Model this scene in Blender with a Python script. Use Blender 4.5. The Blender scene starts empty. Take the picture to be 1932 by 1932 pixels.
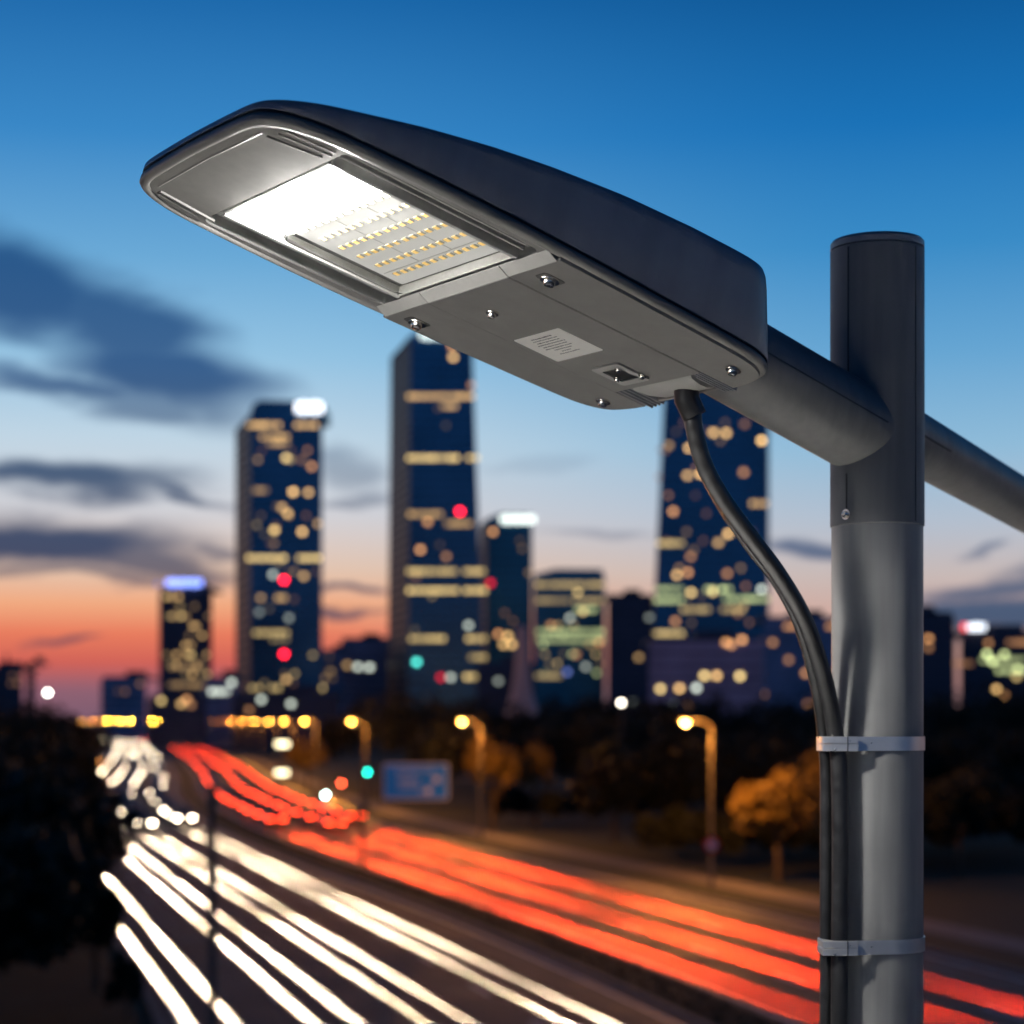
import bpy, math, random
import numpy as np
from mathutils import Matrix, Vector
from mathutils.geometry import tessellate_polygon
R = math.radians
SC = bpy.context.scene
COL = SC.collection
F, CX, HY, CAMH = 3862.0, 966.0, 1360.0, 9.0        # lens in 1932-px units, principal column, horizon row, eye height

# ------------------------------------------------------------------ camera
cam_d = bpy.data.cameras.new('camera'); cam = bpy.data.objects.new('camera', cam_d); COL.objects.link(cam)
cam.location = (0, 0, CAMH); cam.rotation_euler = (R(90), 0, 0)
cam_d.sensor_width = 36; cam_d.lens = 36 * F / 1932
cam_d.shift_y = (HY - 966) / 1932
cam_d.clip_start = 0.05; cam_d.clip_end = 9000
cam_d.dof.use_dof = True; cam_d.dof.focus_distance = 2.52
cam_d.dof.aperture_fstop = (cam_d.lens / 1000) / (24.0 / F * 2.52)
SC.camera = cam

# ------------------------------------------------------------------ sky
W = bpy.data.worlds.new('World'); SC.world = W; W.use_nodes = True
nt = W.node_tree; nt.nodes.clear()
def s2l(c):
    return tuple(((v/255)/12.92 if v/255 <= .04045 else ((v/255+.055)/1.055)**2.4) for v in c) + (1,)
def N(t, **kw):
    n = nt.nodes.new(t)
    for k, v in kw.items(): setattr(n, k, v)
    return n
def math_(op, a, b=None, c=None):
    n = N('ShaderNodeMath', operation=op)
    for i, v in enumerate((a, b, c)):
        if v is None: continue
        if isinstance(v, (int, float)): n.inputs[i].default_value = v
        else: nt.links.new(v, n.inputs[i])
    return n.outputs[0]
def ramp(fac, stops):
    n = N('ShaderNodeValToRGB'); nt.links.new(fac, n.inputs[0]); e = n.color_ramp.elements
    for i, (p, c) in enumerate(stops):
        x = e[i] if i < 2 else e.new(p)
        x.position = p; x.color = s2l(c)
    return n.outputs[0]
def mix(fac, a, b, mode='MIX'):
    n = N('ShaderNodeMix', data_type='RGBA', blend_type=mode)
    for k, v in ((0, fac), (6, a), (7, b)):
        if isinstance(v, (int, float)): n.inputs[k].default_value = v
        elif isinstance(v, tuple): n.inputs[k].default_value = v
        else: nt.links.new(v, n.inputs[k])
    return n.outputs[2]
tc = N('ShaderNodeTexCoord'); sep = N('ShaderNodeSeparateXYZ'); nt.links.new(tc.outputs['Generated'], sep.inputs[0])
az = math_('ARCTAN2', sep.outputs[0], sep.outputs[1])
el = math_('ARCSINE', sep.outputs[2])
elr = math_('MULTIPLY', math_('MAXIMUM', el, 0.0), 1.0)
def ramp_pos(stops):          # elevations (radians) squeezed to 0..1 by dividing by 1.2
    return [(p/1.2, c) for p, c in stops]
f01 = math_('DIVIDE', elr, 1.2)
warm = ramp(f01, ramp_pos([(0, (120, 92, 112)), (.016, (140, 96, 114)), (.028, (206, 96, 88)), (.042, (230, 122, 94)), (.056, (239, 168, 128)),
        (.072, (226, 194, 172)), (.10, (208, 208, 214)), (.135, (190, 212, 228)), (.175, (146, 194, 226)), (.22, (104, 168, 214)), (.275, (52, 134, 198)), (.345, (12, 98, 166)), (.6, (4, 60, 118)), (1.1, (0, 34, 78))]))
cool = ramp(f01, ramp_pos([(0, (140, 116, 126)), (.02, (176, 132, 128)), (.045, (206, 164, 152)), (.07, (198, 184, 182)), (.095, (178, 190, 206)),
        (.13, (142, 186, 216)), (.175, (100, 164, 210)), (.225, (54, 138, 198)), (.28, (18, 112, 182)), (.345, (2, 84, 148)), (.6, (0, 54, 108)), (1.1, (0, 32, 74))]))
mr = N('ShaderNodeMapRange', interpolation_type='SMOOTHSTEP'); nt.links.new(az, mr.inputs[0])
mr.inputs[1].default_value = -.13; mr.inputs[2].default_value = .19
sky = mix(mr.outputs[0], warm, cool)
# the east behind the viewer is already dull blue
mb = N('ShaderNodeMapRange', interpolation_type='SMOOTHSTEP'); nt.links.new(sep.outputs[1], mb.inputs[0])
mb.inputs[1].default_value = .2; mb.inputs[2].default_value = -.5
east = ramp(f01, ramp_pos([(0, (62, 84, 122)), (.15, (58, 98, 150)), (.4, (22, 82, 146)), (1.1, (0, 32, 74))]))
sky = mix(mb.outputs[0], sky, east)
# clouds: banks at their bearing and elevation, broken up by noise
comb = N('ShaderNodeCombineXYZ'); nt.links.new(az, comb.inputs[0]); nt.links.new(el, comb.inputs[1])
mp = N('ShaderNodeMapping'); mp.inputs['Scale'].default_value = (14, 44, 1); nt.links.new(comb.outputs[0], mp.inputs[0])
no = N('ShaderNodeTexNoise'); no.inputs['Scale'].default_value = 1; no.inputs['Detail'].default_value = 7; nt.links.new(mp.outputs[0], no.inputs['Vector'])
va = N('ShaderNodeVectorMath', operation='SUBTRACT'); nt.links.new(no.outputs['Color'], va.inputs[0]); va.inputs[1].default_value = (.5, .5, .5)
vb = N('ShaderNodeVectorMath', operation='MULTIPLY'); nt.links.new(va.outputs[0], vb.inputs[0]); vb.inputs[1].default_value = (.06, .03, 0)
vc = N('ShaderNodeVectorMath', operation='ADD'); nt.links.new(comb.outputs[0], vc.inputs[0]); nt.links.new(vb.outputs[0], vc.inputs[1])
CLOUDS = [(30, 565, 270, 100, -.2, .95), (220, 625, 230, 90, -.3, .92), (310, 715, 230, 90, -.25, .95), (140, 752, 220, 34, -.1, .85), (300, 785, 150, 40, 0, .7),
          (120, 918, 260, 40, 0, .95), (330, 938, 120, 17, -.25, .8), (60, 1035, 360, 62, 0, 1), (290, 1060, 200, 32, -.1, .85), (150, 1090, 260, 18, .05, .7), (420, 1040, 90, 12, 0, .7),
          (140, 1208, 80, 9, 0, .75), (670, 1107, 90, 10, 0, .85), (660, 1146, 95, 10, 0, .8), (670, 890, 80, 40, -.2, .45), (650, 940, 110, 14, 0, .5),
          (1530, 1036, 90, 20, 0, .85), (1900, 1120, 210, 38, .2, .85), (1880, 1175, 300, 40, .05, .95), (1855, 1048, 60, 11, 0, .6), (1120, 1016, 120, 14, 0, .35), (1010, 880, 160, 14, 0, .15)]
acc = None
for x, y, rx, ry, rot, st in CLOUDS:
    m = N('ShaderNodeMapping', vector_type='TEXTURE'); nt.links.new(vc.outputs[0], m.inputs[0])
    m.inputs['Location'].default_value = (math.atan((x-CX)/F), math.atan((HY-y)/F), 0)
    m.inputs['Rotation'].default_value = (0, 0, rot); m.inputs['Scale'].default_value = (rx/F, ry/F, 1)
    l = N('ShaderNodeVectorMath', operation='LENGTH'); nt.links.new(m.outputs[0], l.inputs[0])
    g = N('ShaderNodeMapRange', interpolation_type='SMOOTHSTEP'); nt.links.new(l.outputs['Value'], g.inputs[0])
    for k, v in zip((1, 2, 3, 4), (1.25, .35, 0, st)): g.inputs[k].default_value = v
    acc = g.outputs[0] if acc is None else math_('MAXIMUM', acc, g.outputs[0])
ccol = ramp(f01, ramp_pos([(0, (66, 56, 82)), (.04, (74, 66, 92)), (.075, (60, 72, 102)), (.12, (50, 80, 116)), (.17, (34, 82, 134)), (.24, (8, 74, 130)), (1.0, (2, 40, 80))]))
ccold = ramp(f01, ramp_pos([(0, (56, 74, 104)), (.05, (52, 82, 116)), (.1, (66, 92, 132)), (.2, (40, 92, 146)), (1.0, (2, 40, 80))]))
ccol2 = mix(mr.outputs[0], ccol, ccold)
sky = mix(acc, sky, ccol2)
# physical sky of the same low sun, added faintly under the dusk colours
nish = N('ShaderNodeTexSky'); nish.sky_type = 'NISHITA'; nish.sun_disc = False
nish.sun_elevation = R(0.4); nish.sun_rotation = R(-38)
sky = mix(0.006, sky, nish.outputs[0], 'ADD')
bg = N('ShaderNodeBackground'); nt.links.new(sky, bg.inputs[0]); bg.inputs[1].default_value = 1.0
wo = N('ShaderNodeOutputWorld'); nt.links.new(bg.outputs[0], wo.inputs[0])
W.cycles.sampling_method = 'MANUAL'; W.cycles.sample_map_resolution = 512

# ------------------------------------------------------------------ last glow of the sun, low on the left
sun_d = bpy.data.lights.new('sun', 'SUN'); sun = bpy.data.objects.new('sun', sun_d); COL.objects.link(sun)
sun_d.energy = .04; sun_d.angle = R(6); sun_d.color = (1, .5, .28)
sun.rotation_euler = Vector((math.sin(R(38))*math.cos(R(1.5)), -math.cos(R(38))*math.cos(R(1.5)), -math.sin(R(1.5)))).to_track_quat('-Z', 'Y').to_euler()

# ------------------------------------------------------------------ exposure
SC.view_settings.view_transform = 'Standard'; SC.view_settings.look = 'None'
SC.view_settings.exposure = 0; SC.view_settings.gamma = 1
SC.render.engine = 'CYCLES'
cy = SC.cycles
cy.use_denoising = True; cy.max_bounces = 6; cy.diffuse_bounces = 3; cy.glossy_bounces = 3; cy.transmission_bounces = 4; cy.transparent_max_bounces = 12
cy.sample_clamp_indirect = 12; cy.sample_clamp_direct = 0; cy.caustics_reflective = False; cy.caustics_refractive = False
cy.use_light_tree = True

# ================================================================== materials
MATS = {}
def mat(name, col, rough=.5, metal=0., spec=.5, noise=None, bump=None, coat=0., scale=None, rvar=0., noise2=None):
    """noise: (scale, amount) varies the base colour; bump: (scale, strength)"""
    if name in MATS: return MATS[name]
    m = bpy.data.materials.new(name); m.use_nodes = True; t = m.node_tree; b = t.nodes['Principled BSDF']
    b.inputs['Base Color'].default_value = (*col, 1); b.inputs['Roughness'].default_value = rough
    b.inputs['Metallic'].default_value = metal; b.inputs['Specular IOR Level'].default_value = spec
    if coat: b.inputs['Coat Weight'].default_value = coat; b.inputs['Coat Roughness'].default_value = .08
    c = t.nodes.new('ShaderNodeTexCoord')
    if noise:
        n = t.nodes.new('ShaderNodeTexNoise'); n.inputs['Scale'].default_value = noise[0]; n.inputs['Detail'].default_value = 5
        t.links.new(c.outputs['Object'], n.inputs['Vector'])
        r = t.nodes.new('ShaderNodeValToRGB'); a = noise[1]
        r.color_ramp.elements[0].position = .3; r.color_ramp.elements[1].position = .7
        c2 = noise2 or tuple(min(1, v*(1+a)) for v in col)
        r.color_ramp.elements[0].color = (*[v*(1-a) for v in col], 1); r.color_ramp.elements[1].color = (*c2, 1)
        t.links.new(n.outputs['Fac'], r.inputs[0]); t.links.new(r.outputs[0], b.inputs['Base Color'])
        if rvar:
            k = t.nodes.new('ShaderNodeMapRange'); t.links.new(n.outputs['Fac'], k.inputs[0])
            k.inputs[1].default_value = .3; k.inputs[2].default_value = .7; k.inputs[3].default_value = rough-rvar; k.inputs[4].default_value = rough+rvar
            t.links.new(k.outputs[0], b.inputs['Roughness'])
    if bump:
        n = t.nodes.new('ShaderNodeTexNoise'); n.inputs['Scale'].default_value = bump[0]; n.inputs['Detail'].default_value = 3
        t.links.new(c.outputs['Object'], n.inputs['Vector'])
        u = t.nodes.new('ShaderNodeBump'); u.inputs['Strength'].default_value = bump[1]; u.inputs['Distance'].default_value = bump[2] if len(bump) > 2 else .001
        t.links.new(n.outputs['Fac'], u.inputs['Height']); t.links.new(u.outputs[0], b.inputs['Normal'])
    MATS[name] = m; return m
def runs(m, k, amt):
    t = m.node_tree; b = t.nodes['Principled BSDF']; c = t.nodes.new('ShaderNodeTexCoord'); mp_ = t.nodes.new('ShaderNodeMapping'); mp_.inputs['Scale'].default_value = (k, k, k*.06)
    n = t.nodes.new('ShaderNodeTexNoise'); n.inputs['Scale'].default_value = 1; n.inputs['Detail'].default_value = 6; t.links.new(c.outputs['Object'], mp_.inputs[0]); t.links.new(mp_.outputs[0], n.inputs['Vector'])
    r = t.nodes.new('ShaderNodeValToRGB'); r.color_ramp.elements[0].position = .35; r.color_ramp.elements[1].position = .62
    r.color_ramp.elements[0].color = (1-amt,)*3+(1,); r.color_ramp.elements[1].color = (1, 1, 1, 1); t.links.new(n.outputs['Fac'], r.inputs[0])
    x = t.nodes.new('ShaderNodeMix'); x.data_type = 'RGBA'; x.blend_type = 'MULTIPLY'; x.inputs[0].default_value = 1
    src = b.inputs['Base Color'].links[0].from_socket; t.links.new(src, x.inputs[6]); t.links.new(r.outputs[0], x.inputs[7]); t.links.new(x.outputs[2], b.inputs['Base Color'])
def glow(name, col, strength, sample=False):
    if name in MATS: return MATS[name]
    m = bpy.data.materials.new(name); m.use_nodes = True; t = m.node_tree; b = t.nodes['Principled BSDF']
    b.inputs['Base Color'].default_value = (.3, .3, .3, 1); b.inputs['Emission Color'].default_value = (*col, 1); b.inputs['Emission Strength'].default_value = strength
    m.cycles.emission_sampling = 'AUTO' if sample else 'NONE'
    MATS[name] = m; return m

POWDER = mat('grey powder coat', (.086, .084, .082), .52, 0, .3, (60, .05), (900, .35, .0006), rvar=.04)
POWDER_L = mat('light grey powder coat', (.17, .168, .163), .45, 0, .5, (70, .05), (900, .3, .0006))
POWDER_D = mat('slate powder coat', (.105, .11, .125), .36, 0, .5, (40, .06), (900, .3, .0006), rvar=.05)
POLE_M = mat('satin grey pole paint', (.13, .132, .132), .46, .05, .5, (14, .07), (700, .3, .0006), rvar=.05)
SLEEVE_M = mat('satin slate pole paint', (.082, .083, .085), .55, .0, .5, (14, .07), (700, .3, .0006), rvar=.05)
runs(POLE_M, 60, .22); runs(SLEEVE_M, 60, .2); runs(POWDER, 26, .1); runs(POWDER_D, 26, .18)
SEAM = mat('dark seam rubber', (.008, .008, .009), .7)
RUBBER = mat('black cable sheath', (.012, .012, .0125), .36, 0, .5, (60, .25), (400, .25, .0006), rvar=.08)
STEEL = mat('bright steel', (.78, .73, .64), .22, 1, .5, (300, .12), (500, .2, .0004))
BAND = mat('galvanised steel', (.70, .695, .68), .30, .85, .5, (60, .05), (260, .12, .0003), rvar=.03)
STICKER = mat('off white label film', (.84, .82, .76), .45, 0, .5, (90, .03))
INK = mat('black print', (.02, .02, .022), .6)
BOARD = glow('self glowing white board', (1, .98, .92), .42)  # board's own emission stands in for diode light falling on it
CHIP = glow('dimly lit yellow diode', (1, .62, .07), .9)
CHIP0, CHIP1, CHIP2 = (glow('lit diode %d' % k, c, v) for k, c, v in ((0, (1, .88, .6), 9), (1, (1, .78, .32), 3), (2, (1, .68, .14), 1.5)))  # emission stepped up towards the lens to imitate bloom over the rows
CHIPCASE = mat('silver chip case', (.5, .5, .48), .3, .8)
LEDON = glow('lit diode lens', (1, .97, .92), 110, True)
CLEAR = bpy.data.materials.new('clear lens cover'); CLEAR.use_nodes = True
_t = CLEAR.node_tree; _t.nodes.clear()
_tr = _t.nodes.new('ShaderNodeBsdfTransparent'); _tr.inputs[0].default_value = (.96, .96, .95, 1)
_gl = _t.nodes.new('ShaderNodeBsdfGlossy'); _gl.inputs['Roughness'].default_value = .04
_fr = _t.nodes.new('ShaderNodeFresnel'); _fr.inputs[0].default_value = 1.45
_mx = _t.nodes.new('ShaderNodeMixShader'); _o = _t.nodes.new('ShaderNodeOutputMaterial')
_t.links.new(_fr.outputs[0], _mx.inputs[0]); _t.links.new(_tr.outputs[0], _mx.inputs[1]); _t.links.new(_gl.outputs[0], _mx.inputs[2]); _t.links.new(_mx.outputs[0], _o.inputs[0])
LENSFRAME = mat('frosted polycarbonate', (.30, .30, .29), .3, 0, .6, (120, .08))
BLACKP = mat('black plastic', (.01, .01, .01), .3)
ASPHALT = mat('asphalt', (.066, .049, .037), .74, 0, .22, (.35, .3), (18, .5, .02), rvar=.12)
GRASS = mat('verge grass', (.016, .018, .007), .9, 0, .2, (.8, .4), (8, .6, .05))
BLADE = mat('grass blade', (.022, .028, .009), .8, 0, .2, (2, .35))
KERB = mat('kerb concrete', (.12, .11, .10), .8, 0, .3, (3, .2))
PAVE = mat('bounce concrete', (.34, .33, .31), .8, 0, .3, (1.2, .15), (20, .4, .01))
MARK = mat('road paint', (.55, .54, .5), .6, 0, .4, (2, .3))
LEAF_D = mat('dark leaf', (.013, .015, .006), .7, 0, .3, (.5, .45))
LEAF_LIT = mat('lamplit leaf', (.10, .066, .016), .7, 0, .3, (.6, .45), noise2=(.19, .125, .03))  # street lamp orange painted into the leaf colour, lit copy of the dark leaf
BARK = mat('bark', (.06, .045, .03), .9, 0, .2, (4, .3), (12, .8, .03))
GALV = mat('lamp post grey', (.055, .05, .047), .6, .1, .5, (3, .1))
DARKPOST = mat('dark post paint', (.02, .02, .022), .5)
TYRE = mat('tyre rubber', (.015, .015, .015), .8)
RIM = mat('alloy', (.4, .4, .42), .3, .9)
GLASSD = mat('tinted car glass', (.006, .007, .009), .3, 0, .4)
PLATE = mat('plate white', (.6, .6, .55), .5)
HEAD = glow('lit headlamp', (1, .82, .58), 70)
TAIL = glow('lit tail lamp', (1, .045, .012), 26)
SODIUM = glow('lit sodium lamp', (1, .31, .025), 17)
WHITEL = glow('lit white lamp', (1, .93, .8), 60)
SIGNBLUE = mat('blue sign sheet', (.02, .24, .85), .4, 0, .5, (3, .08))
SIGNWHITE = mat('white sign sheet', (.75, .74, .72), .45)
SIGNRED = mat('red sign sheet', (.5, .02, .03), .45)

# ================================================================== mesh building
class MB:
    def __init__(s): s.v = []; s.f = []; s.m = []; s.cur = 0
    def add(s, vs, fs, M=None):
        o = len(s.v)
        s.v += [tuple(M @ Vector(p)) for p in vs] if M is not None else [tuple(p) for p in vs]
        s.f += [tuple(i+o for i in f) for f in fs]; s.m += [s.cur]*len(fs)
    def box(s, c, d, M=None, bev=0.):
        x, y, z = (v/2 for v in d)
        if not bev:
            vs = [(c[0]+i*x, c[1]+j*y, c[2]+k*z) for i in (-1, 1) for j in (-1, 1) for k in (-1, 1)]
            s.add(vs, [(0, 1, 3, 2), (4, 6, 7, 5), (0, 4, 5, 1), (2, 3, 7, 6), (0, 2, 6, 4), (1, 5, 7, 3)], M)
        else:
            P = rrect(x, y, bev, 3); b = bev*.6
            s.loft([[(c[0]+p[0]*(1-b/x), c[1]+p[1]*(1-b/y), c[2]-z) for p in P], [(c[0]+p[0], c[1]+p[1], c[2]-z+b) for p in P],
                    [(c[0]+p[0], c[1]+p[1], c[2]+z-b) for p in P], [(c[0]+p[0]*(1-b/x), c[1]+p[1]*(1-b/y), c[2]+z) for p in P]], M=M)
    def loft(s, rings, cap0=True, cap1=True, closed=True, M=None):
        n = len(rings[0]); vs = [p for r in rings for p in r]; fs = []
        for i in range(len(rings)-1):
            for j in range(n if closed else n-1):
                k = (j+1) % n; fs.append((i*n+j, i*n+k, (i+1)*n+k, (i+1)*n+j))
        if cap0: fs.append(tuple(range(n))[::-1])
        if cap1: fs.append(tuple(range((len(rings)-1)*n, len(rings)*n)))
        s.add(vs, fs, M)
    def tube(s, pts, r, n=12, caps=True):
        pts = [Vector(p) for p in pts]; rs = r if isinstance(r, (list, tuple)) else [r]*len(pts)
        rings = []; u = None
        for i, p in enumerate(pts):
            d = (pts[min(i+1, len(pts)-1)] - pts[max(i-1, 0)]).normalized()
            if u is None: u = d.orthogonal().normalized()
            u = (u - d*u.dot(d)).normalized(); w = d.cross(u)
            rings.append([p + (u*math.cos(a)+w*math.sin(a))*rs[i] for a in (2*math.pi*k/n for k in range(n))])
        s.loft(rings, caps, caps)
    def prism(s, loops, z0, z1, M=None):
        """flat polygon (first loop outer, others holes), extruded from z0 to z1"""
        L3 = [[Vector((p[0], p[1], 0)) for p in lp] for lp in loops]; tri = tessellate_polygon(L3)
        flat = [p for lp in loops for p in lp]; n = len(flat)
        vs = [(p[0], p[1], z0) for p in flat] + [(p[0], p[1], z1) for p in flat]
        fs = [tuple(t) for t in tri] + [tuple(i+n for i in t[::-1]) for t in tri]; o = 0
        for lp in loops:
            m = len(lp)
            for j in range(m):
                k = (j+1) % m; fs.append((o+j, o+k, n+o+k, n+o+j))
            o += m
        s.add(vs, fs, M)
    def mesh(s, name, mats, smooth=True, angle=35):
        me = bpy.data.meshes.new(name); me.from_pydata(s.v, [], s.f)
        for m in (mats if isinstance(mats, (list, tuple)) else [mats]): me.materials.append(m)
        me.polygons.foreach_set('material_index', s.m)
        import bmesh
        b = bmesh.new(); b.from_mesh(me); bmesh.ops.recalc_face_normals(b, faces=b.faces); b.to_mesh(me); b.free()
        if smooth: me.shade_smooth(); me.set_sharp_from_angle(angle=R(angle))
        me.update(); return me
    def build(s, name, mats, parent=None, smooth=True, angle=35, loc=None):
        return link(name, s.mesh(name, mats, smooth, angle), parent, loc)
def link(name, data, parent=None, loc=None):
    o = bpy.data.objects.new(name, data); COL.objects.link(o)
    if parent: o.parent = parent
    if loc is not None: o.location = loc
    return o
def empty(name, label, cat, loc=(0, 0, 0), group=None, rot=0):
    o = bpy.data.objects.new(name, None); COL.objects.link(o); o.location = loc; o.rotation_euler = (0, 0, rot); o.empty_display_size = .2
    return tag(o, label, cat, group)
def tag(o, label, cat, group=None, kind=None):
    o['label'] = label; o['category'] = cat
    if group: o['group'] = group
    if kind: o['kind'] = kind
    return o
def struct(o): o['kind'] = 'structure'; return o
def rrect(hx, hy, r, n=6):
    pts = []
    for cx, cy, a0 in ((hx-r, hy-r, 0), (-hx+r, hy-r, 90), (-hx+r, -hy+r, 180), (hx-r, -hy+r, 270)):
        for k in range(n+1):
            a = R(a0+90*k/n); pts.append((cx+r*math.cos(a), cy+r*math.sin(a)))
    return pts
def circ(r, n, z=0, cx=0, cy=0): return [(cx+r*math.cos(2*math.pi*k/n), cy+r*math.sin(2*math.pi*k/n), z) for k in range(n)]
def clip(poly, i, v, keep_less):
    out = []
    for k in range(len(poly)):
        p, q = poly[k], poly[(k+1) % len(poly)]
        ip = (p[i] <= v) if keep_less else (p[i] >= v); iq = (q[i] <= v) if keep_less else (q[i] >= v)
        if ip: out.append(p)
        if ip != iq:
            t = (v-p[i])/(q[i]-p[i]); out.append((p[0]+(q[0]-p[0])*t, p[1]+(q[1]-p[1])*t))
    return out
def copy_tree(o, parent=None):
    c = o.copy(); COL.objects.link(c); c.parent = parent
    for ch in list(o.children): copy_tree(ch, c)
    return c
def at(px, py, Z): return Vector(((px-CX)/F*Z, Z, CAMH-(py-HY)/F*Z))
def smooth_path(pts, n=8):
    P = [Vector(p) for p in pts]; out = []
    for i in range(len(P)-1):
        a, b, c, d = P[max(i-1, 0)], P[i], P[i+1], P[min(i+2, len(P)-1)]
        for k in range(n):
            t = k/n; out.append(.5*((2*b)+(c-a)*t+(2*a-5*b+4*c-d)*t*t+(3*b-a-3*c+d)*t**3))
    out.append(P[-1]); return out

# ================================================================== ground, road
CP = [(15.5, -40), (13.5, 0), (9.2, 40), (5.2, 60.8), (.4, 80.8), (-6.3, 105.3), (-15.4, 136.3), (-27.3, 182.9), (-40.5, 248), (-57, 347), (-84, 497), (-130, 740), (-161, 869), (-200, 1010), (-270, 1180)]
CV = [Vector((p.x, p.y, 0)) for p in smooth_path([(x, y, 0) for x, y in CP], 14)]
CS = [0.]
for i in range(1, len(CV)): CS.append(CS[-1] + (CV[i]-CV[i-1]).length)
def road_pt(s, d, z=0.):
    i = min(max(int(np.searchsorted(CS, s))-1, 0), len(CV)-2); t = (s-CS[i])/(CS[i+1]-CS[i])
    p = CV[i].lerp(CV[i+1], t); i0 = max(i-1, 0); i1 = min(i+2, len(CV)-1)
    T0 = (CV[i+1]-CV[i0]).normalized(); T1 = (CV[i1]-CV[i]).normalized(); T = T0.lerp(T1, t).normalized()
    return Vector((p.x + T.y*d, p.y - T.x*d, z)), T
def s_at(Y): return float(np.interp(Y, [c.y for c in CV], CS))
def strip(d0, d1, z, s0=0, s1=None, step=6, mb=None, thick=0):
    mb = mb or MB(); s1 = s1 or CS[-1]; n = max(2, int((s1-s0)/step)); A = []; B = []
    for k in range(n+1):
        s = s0+(s1-s0)*k/n; A.append(road_pt(s, d0, z)[0]); B.append(road_pt(s, d1, z)[0])
    if not thick:
        vs = A+B; mb.add(vs, [(i, i+1, n+2+i, n+1+i) for i in range(n)])
    else:
        lo = Vector((0, 0, thick)); mb.loft([[a, b, b-lo, a-lo] for a, b in zip(A, B)])
    return mb
g = MB(); g.add([(-3500, -600, 0), (3500, -600, 0), (3500, 6000, 0), (-3500, 6000, 0)], [(0, 1, 2, 3)])
struct(g.build('ground', GRASS, smooth=False))
rd = strip(-15.2, .15, .004); strip(2.75, 15, .004, mb=rd); struct(rd.build('road', ASPHALT, smooth=False))
struct(strip(.4, 2.5, .12, thick=.11).build('median_grass', GRASS, smooth=False))
kb = MB()
for d0, d1 in ((.15, .4), (2.5, 2.75), (-15.45, -15.2), (15, 15.25)): strip(d0, d1, .13, mb=kb, thick=.125)
struct(kb.build('kerb', KERB, smooth=False))
struct(strip(18.2, 20.6, .05, thick=.045).build('footpath', mat('footpath tarmac', (.10, .09, .08), .8, 0, .3, (1.2, .2)), smooth=False))
mk = MB()
for d in (-4.4, -7.9, -11.3, 6.6, 10.2):
    s = 10
    while s < 420: strip(d-.07, d+.07, .008, s, s+3, 3, mb=mk); s += 9
for d in (-14.7, -.35, 3.2, 14.5): strip(d-.07, d+.07, .008, 0, 700, 8, mb=mk)
struct(mk.build('lane_marking', MARK, smooth=False))
pv = MB(); pv.add([(-14, -14, .02), (8, -14, .02), (8, 14, .02), (-14, 14, .02)], [(0, 1, 2, 3)])
struct(pv.build('bounce_pavement', PAVE, smooth=False))  # pale unseen sheet added to bounce diode light onto the lamp's underside
rng = np.random.default_rng(4)
gm = MB()
for k in range(5200):
    s = s_at(52) + (rng.random()**1.6)*150; p, T = road_pt(s, .45+2.0*rng.random(), .12); a = rng.random()*6.28; h = .08+.14*rng.random(); w = .03
    dx, dy = math.cos(a)*w, math.sin(a)*w
    gm.add([(p.x-dx, p.y-dy, .115), (p.x+dx, p.y+dy, .115), (p.x+dy*2, p.y-dx*2, .115+h)], [(0, 1, 2)])
tag(gm.build('grass', BLADE, smooth=False), 'short dark grass on the strip between the two carriageways', 'grass', kind='stuff')

# ================================================================== trees
def leaves(rs, c, r, n, size, out):
    """leaf faces spread through a lumpy crown of centre c and radii r"""
    k = 11; dirs = rs.normal(size=(k, 3)); dirs /= np.linalg.norm(dirs, axis=1)[:, None]; dirs[:, 2] = np.abs(dirs[:, 2])*.9-.25
    cl = dirs*rs.uniform(.35, .85, (k, 1)); cr = rs.uniform(.22, .46, k)
    idx = rs.integers(0, k, n); q = rs.normal(size=(n, 3)); q /= np.linalg.norm(q, axis=1)[:, None]
    p = cl[idx] + q*(cr[idx]*rs.uniform(.55, 1, n)**.5)[:, None]
    p = p*np.array(r)+np.array(c)
    a = rs.normal(size=(n, 3)); a /= np.linalg.norm(a, axis=1)[:, None]; b = np.cross(a, rs.normal(size=(n, 3))); b /= np.linalg.norm(b, axis=1)[:, None]
    sz = rs.uniform(.6, 1.3, (n, 1))*size
    out.append(np.stack([p-a*sz, p+b*sz*.55, p+a*sz, p-b*sz*.55], 1))
def leaf_mesh(name, out, m):
    V = np.concatenate(out).reshape(-1, 3); nq = len(V)//4
    me = bpy.data.meshes.new(name); me.vertices.add(len(V)); me.vertices.foreach_set('co', V.ravel())
    me.loops.add(len(V)); me.loops.foreach_set('vertex_index', np.arange(len(V))); me.polygons.add(nq)
    me.polygons.foreach_set('loop_start', np.arange(nq)*4); me.polygons.foreach_set('loop_total', np.full(nq, 4)); me.materials.append(m); me.update(calc_edges=True); return me
def trunk_mb(rs, H, r, mb, base=(0, 0, 0)):
    bx, by, bz = base; top = H*.62
    mb.tube([(bx, by, bz-.1), (bx+.08*rs.normal(), by+.08*rs.normal(), bz+H*.3), (bx+.25*rs.normal(), by+.25*rs.normal(), bz+top)], [r, r*.75, r*.35], 8)
    for k in range(5):
        a = rs.random()*6.28; z0 = H*(.28+.06*k); L = H*.24
        mb.tube([(bx, by, bz+z0), (bx+math.cos(a)*L*.5, by+math.sin(a)*L*.5, bz+z0+L*.35), (bx+math.cos(a)*L, by+math.sin(a)*L, bz+z0+L*.8)], [r*.4, r*.28, r*.1], 6)
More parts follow.
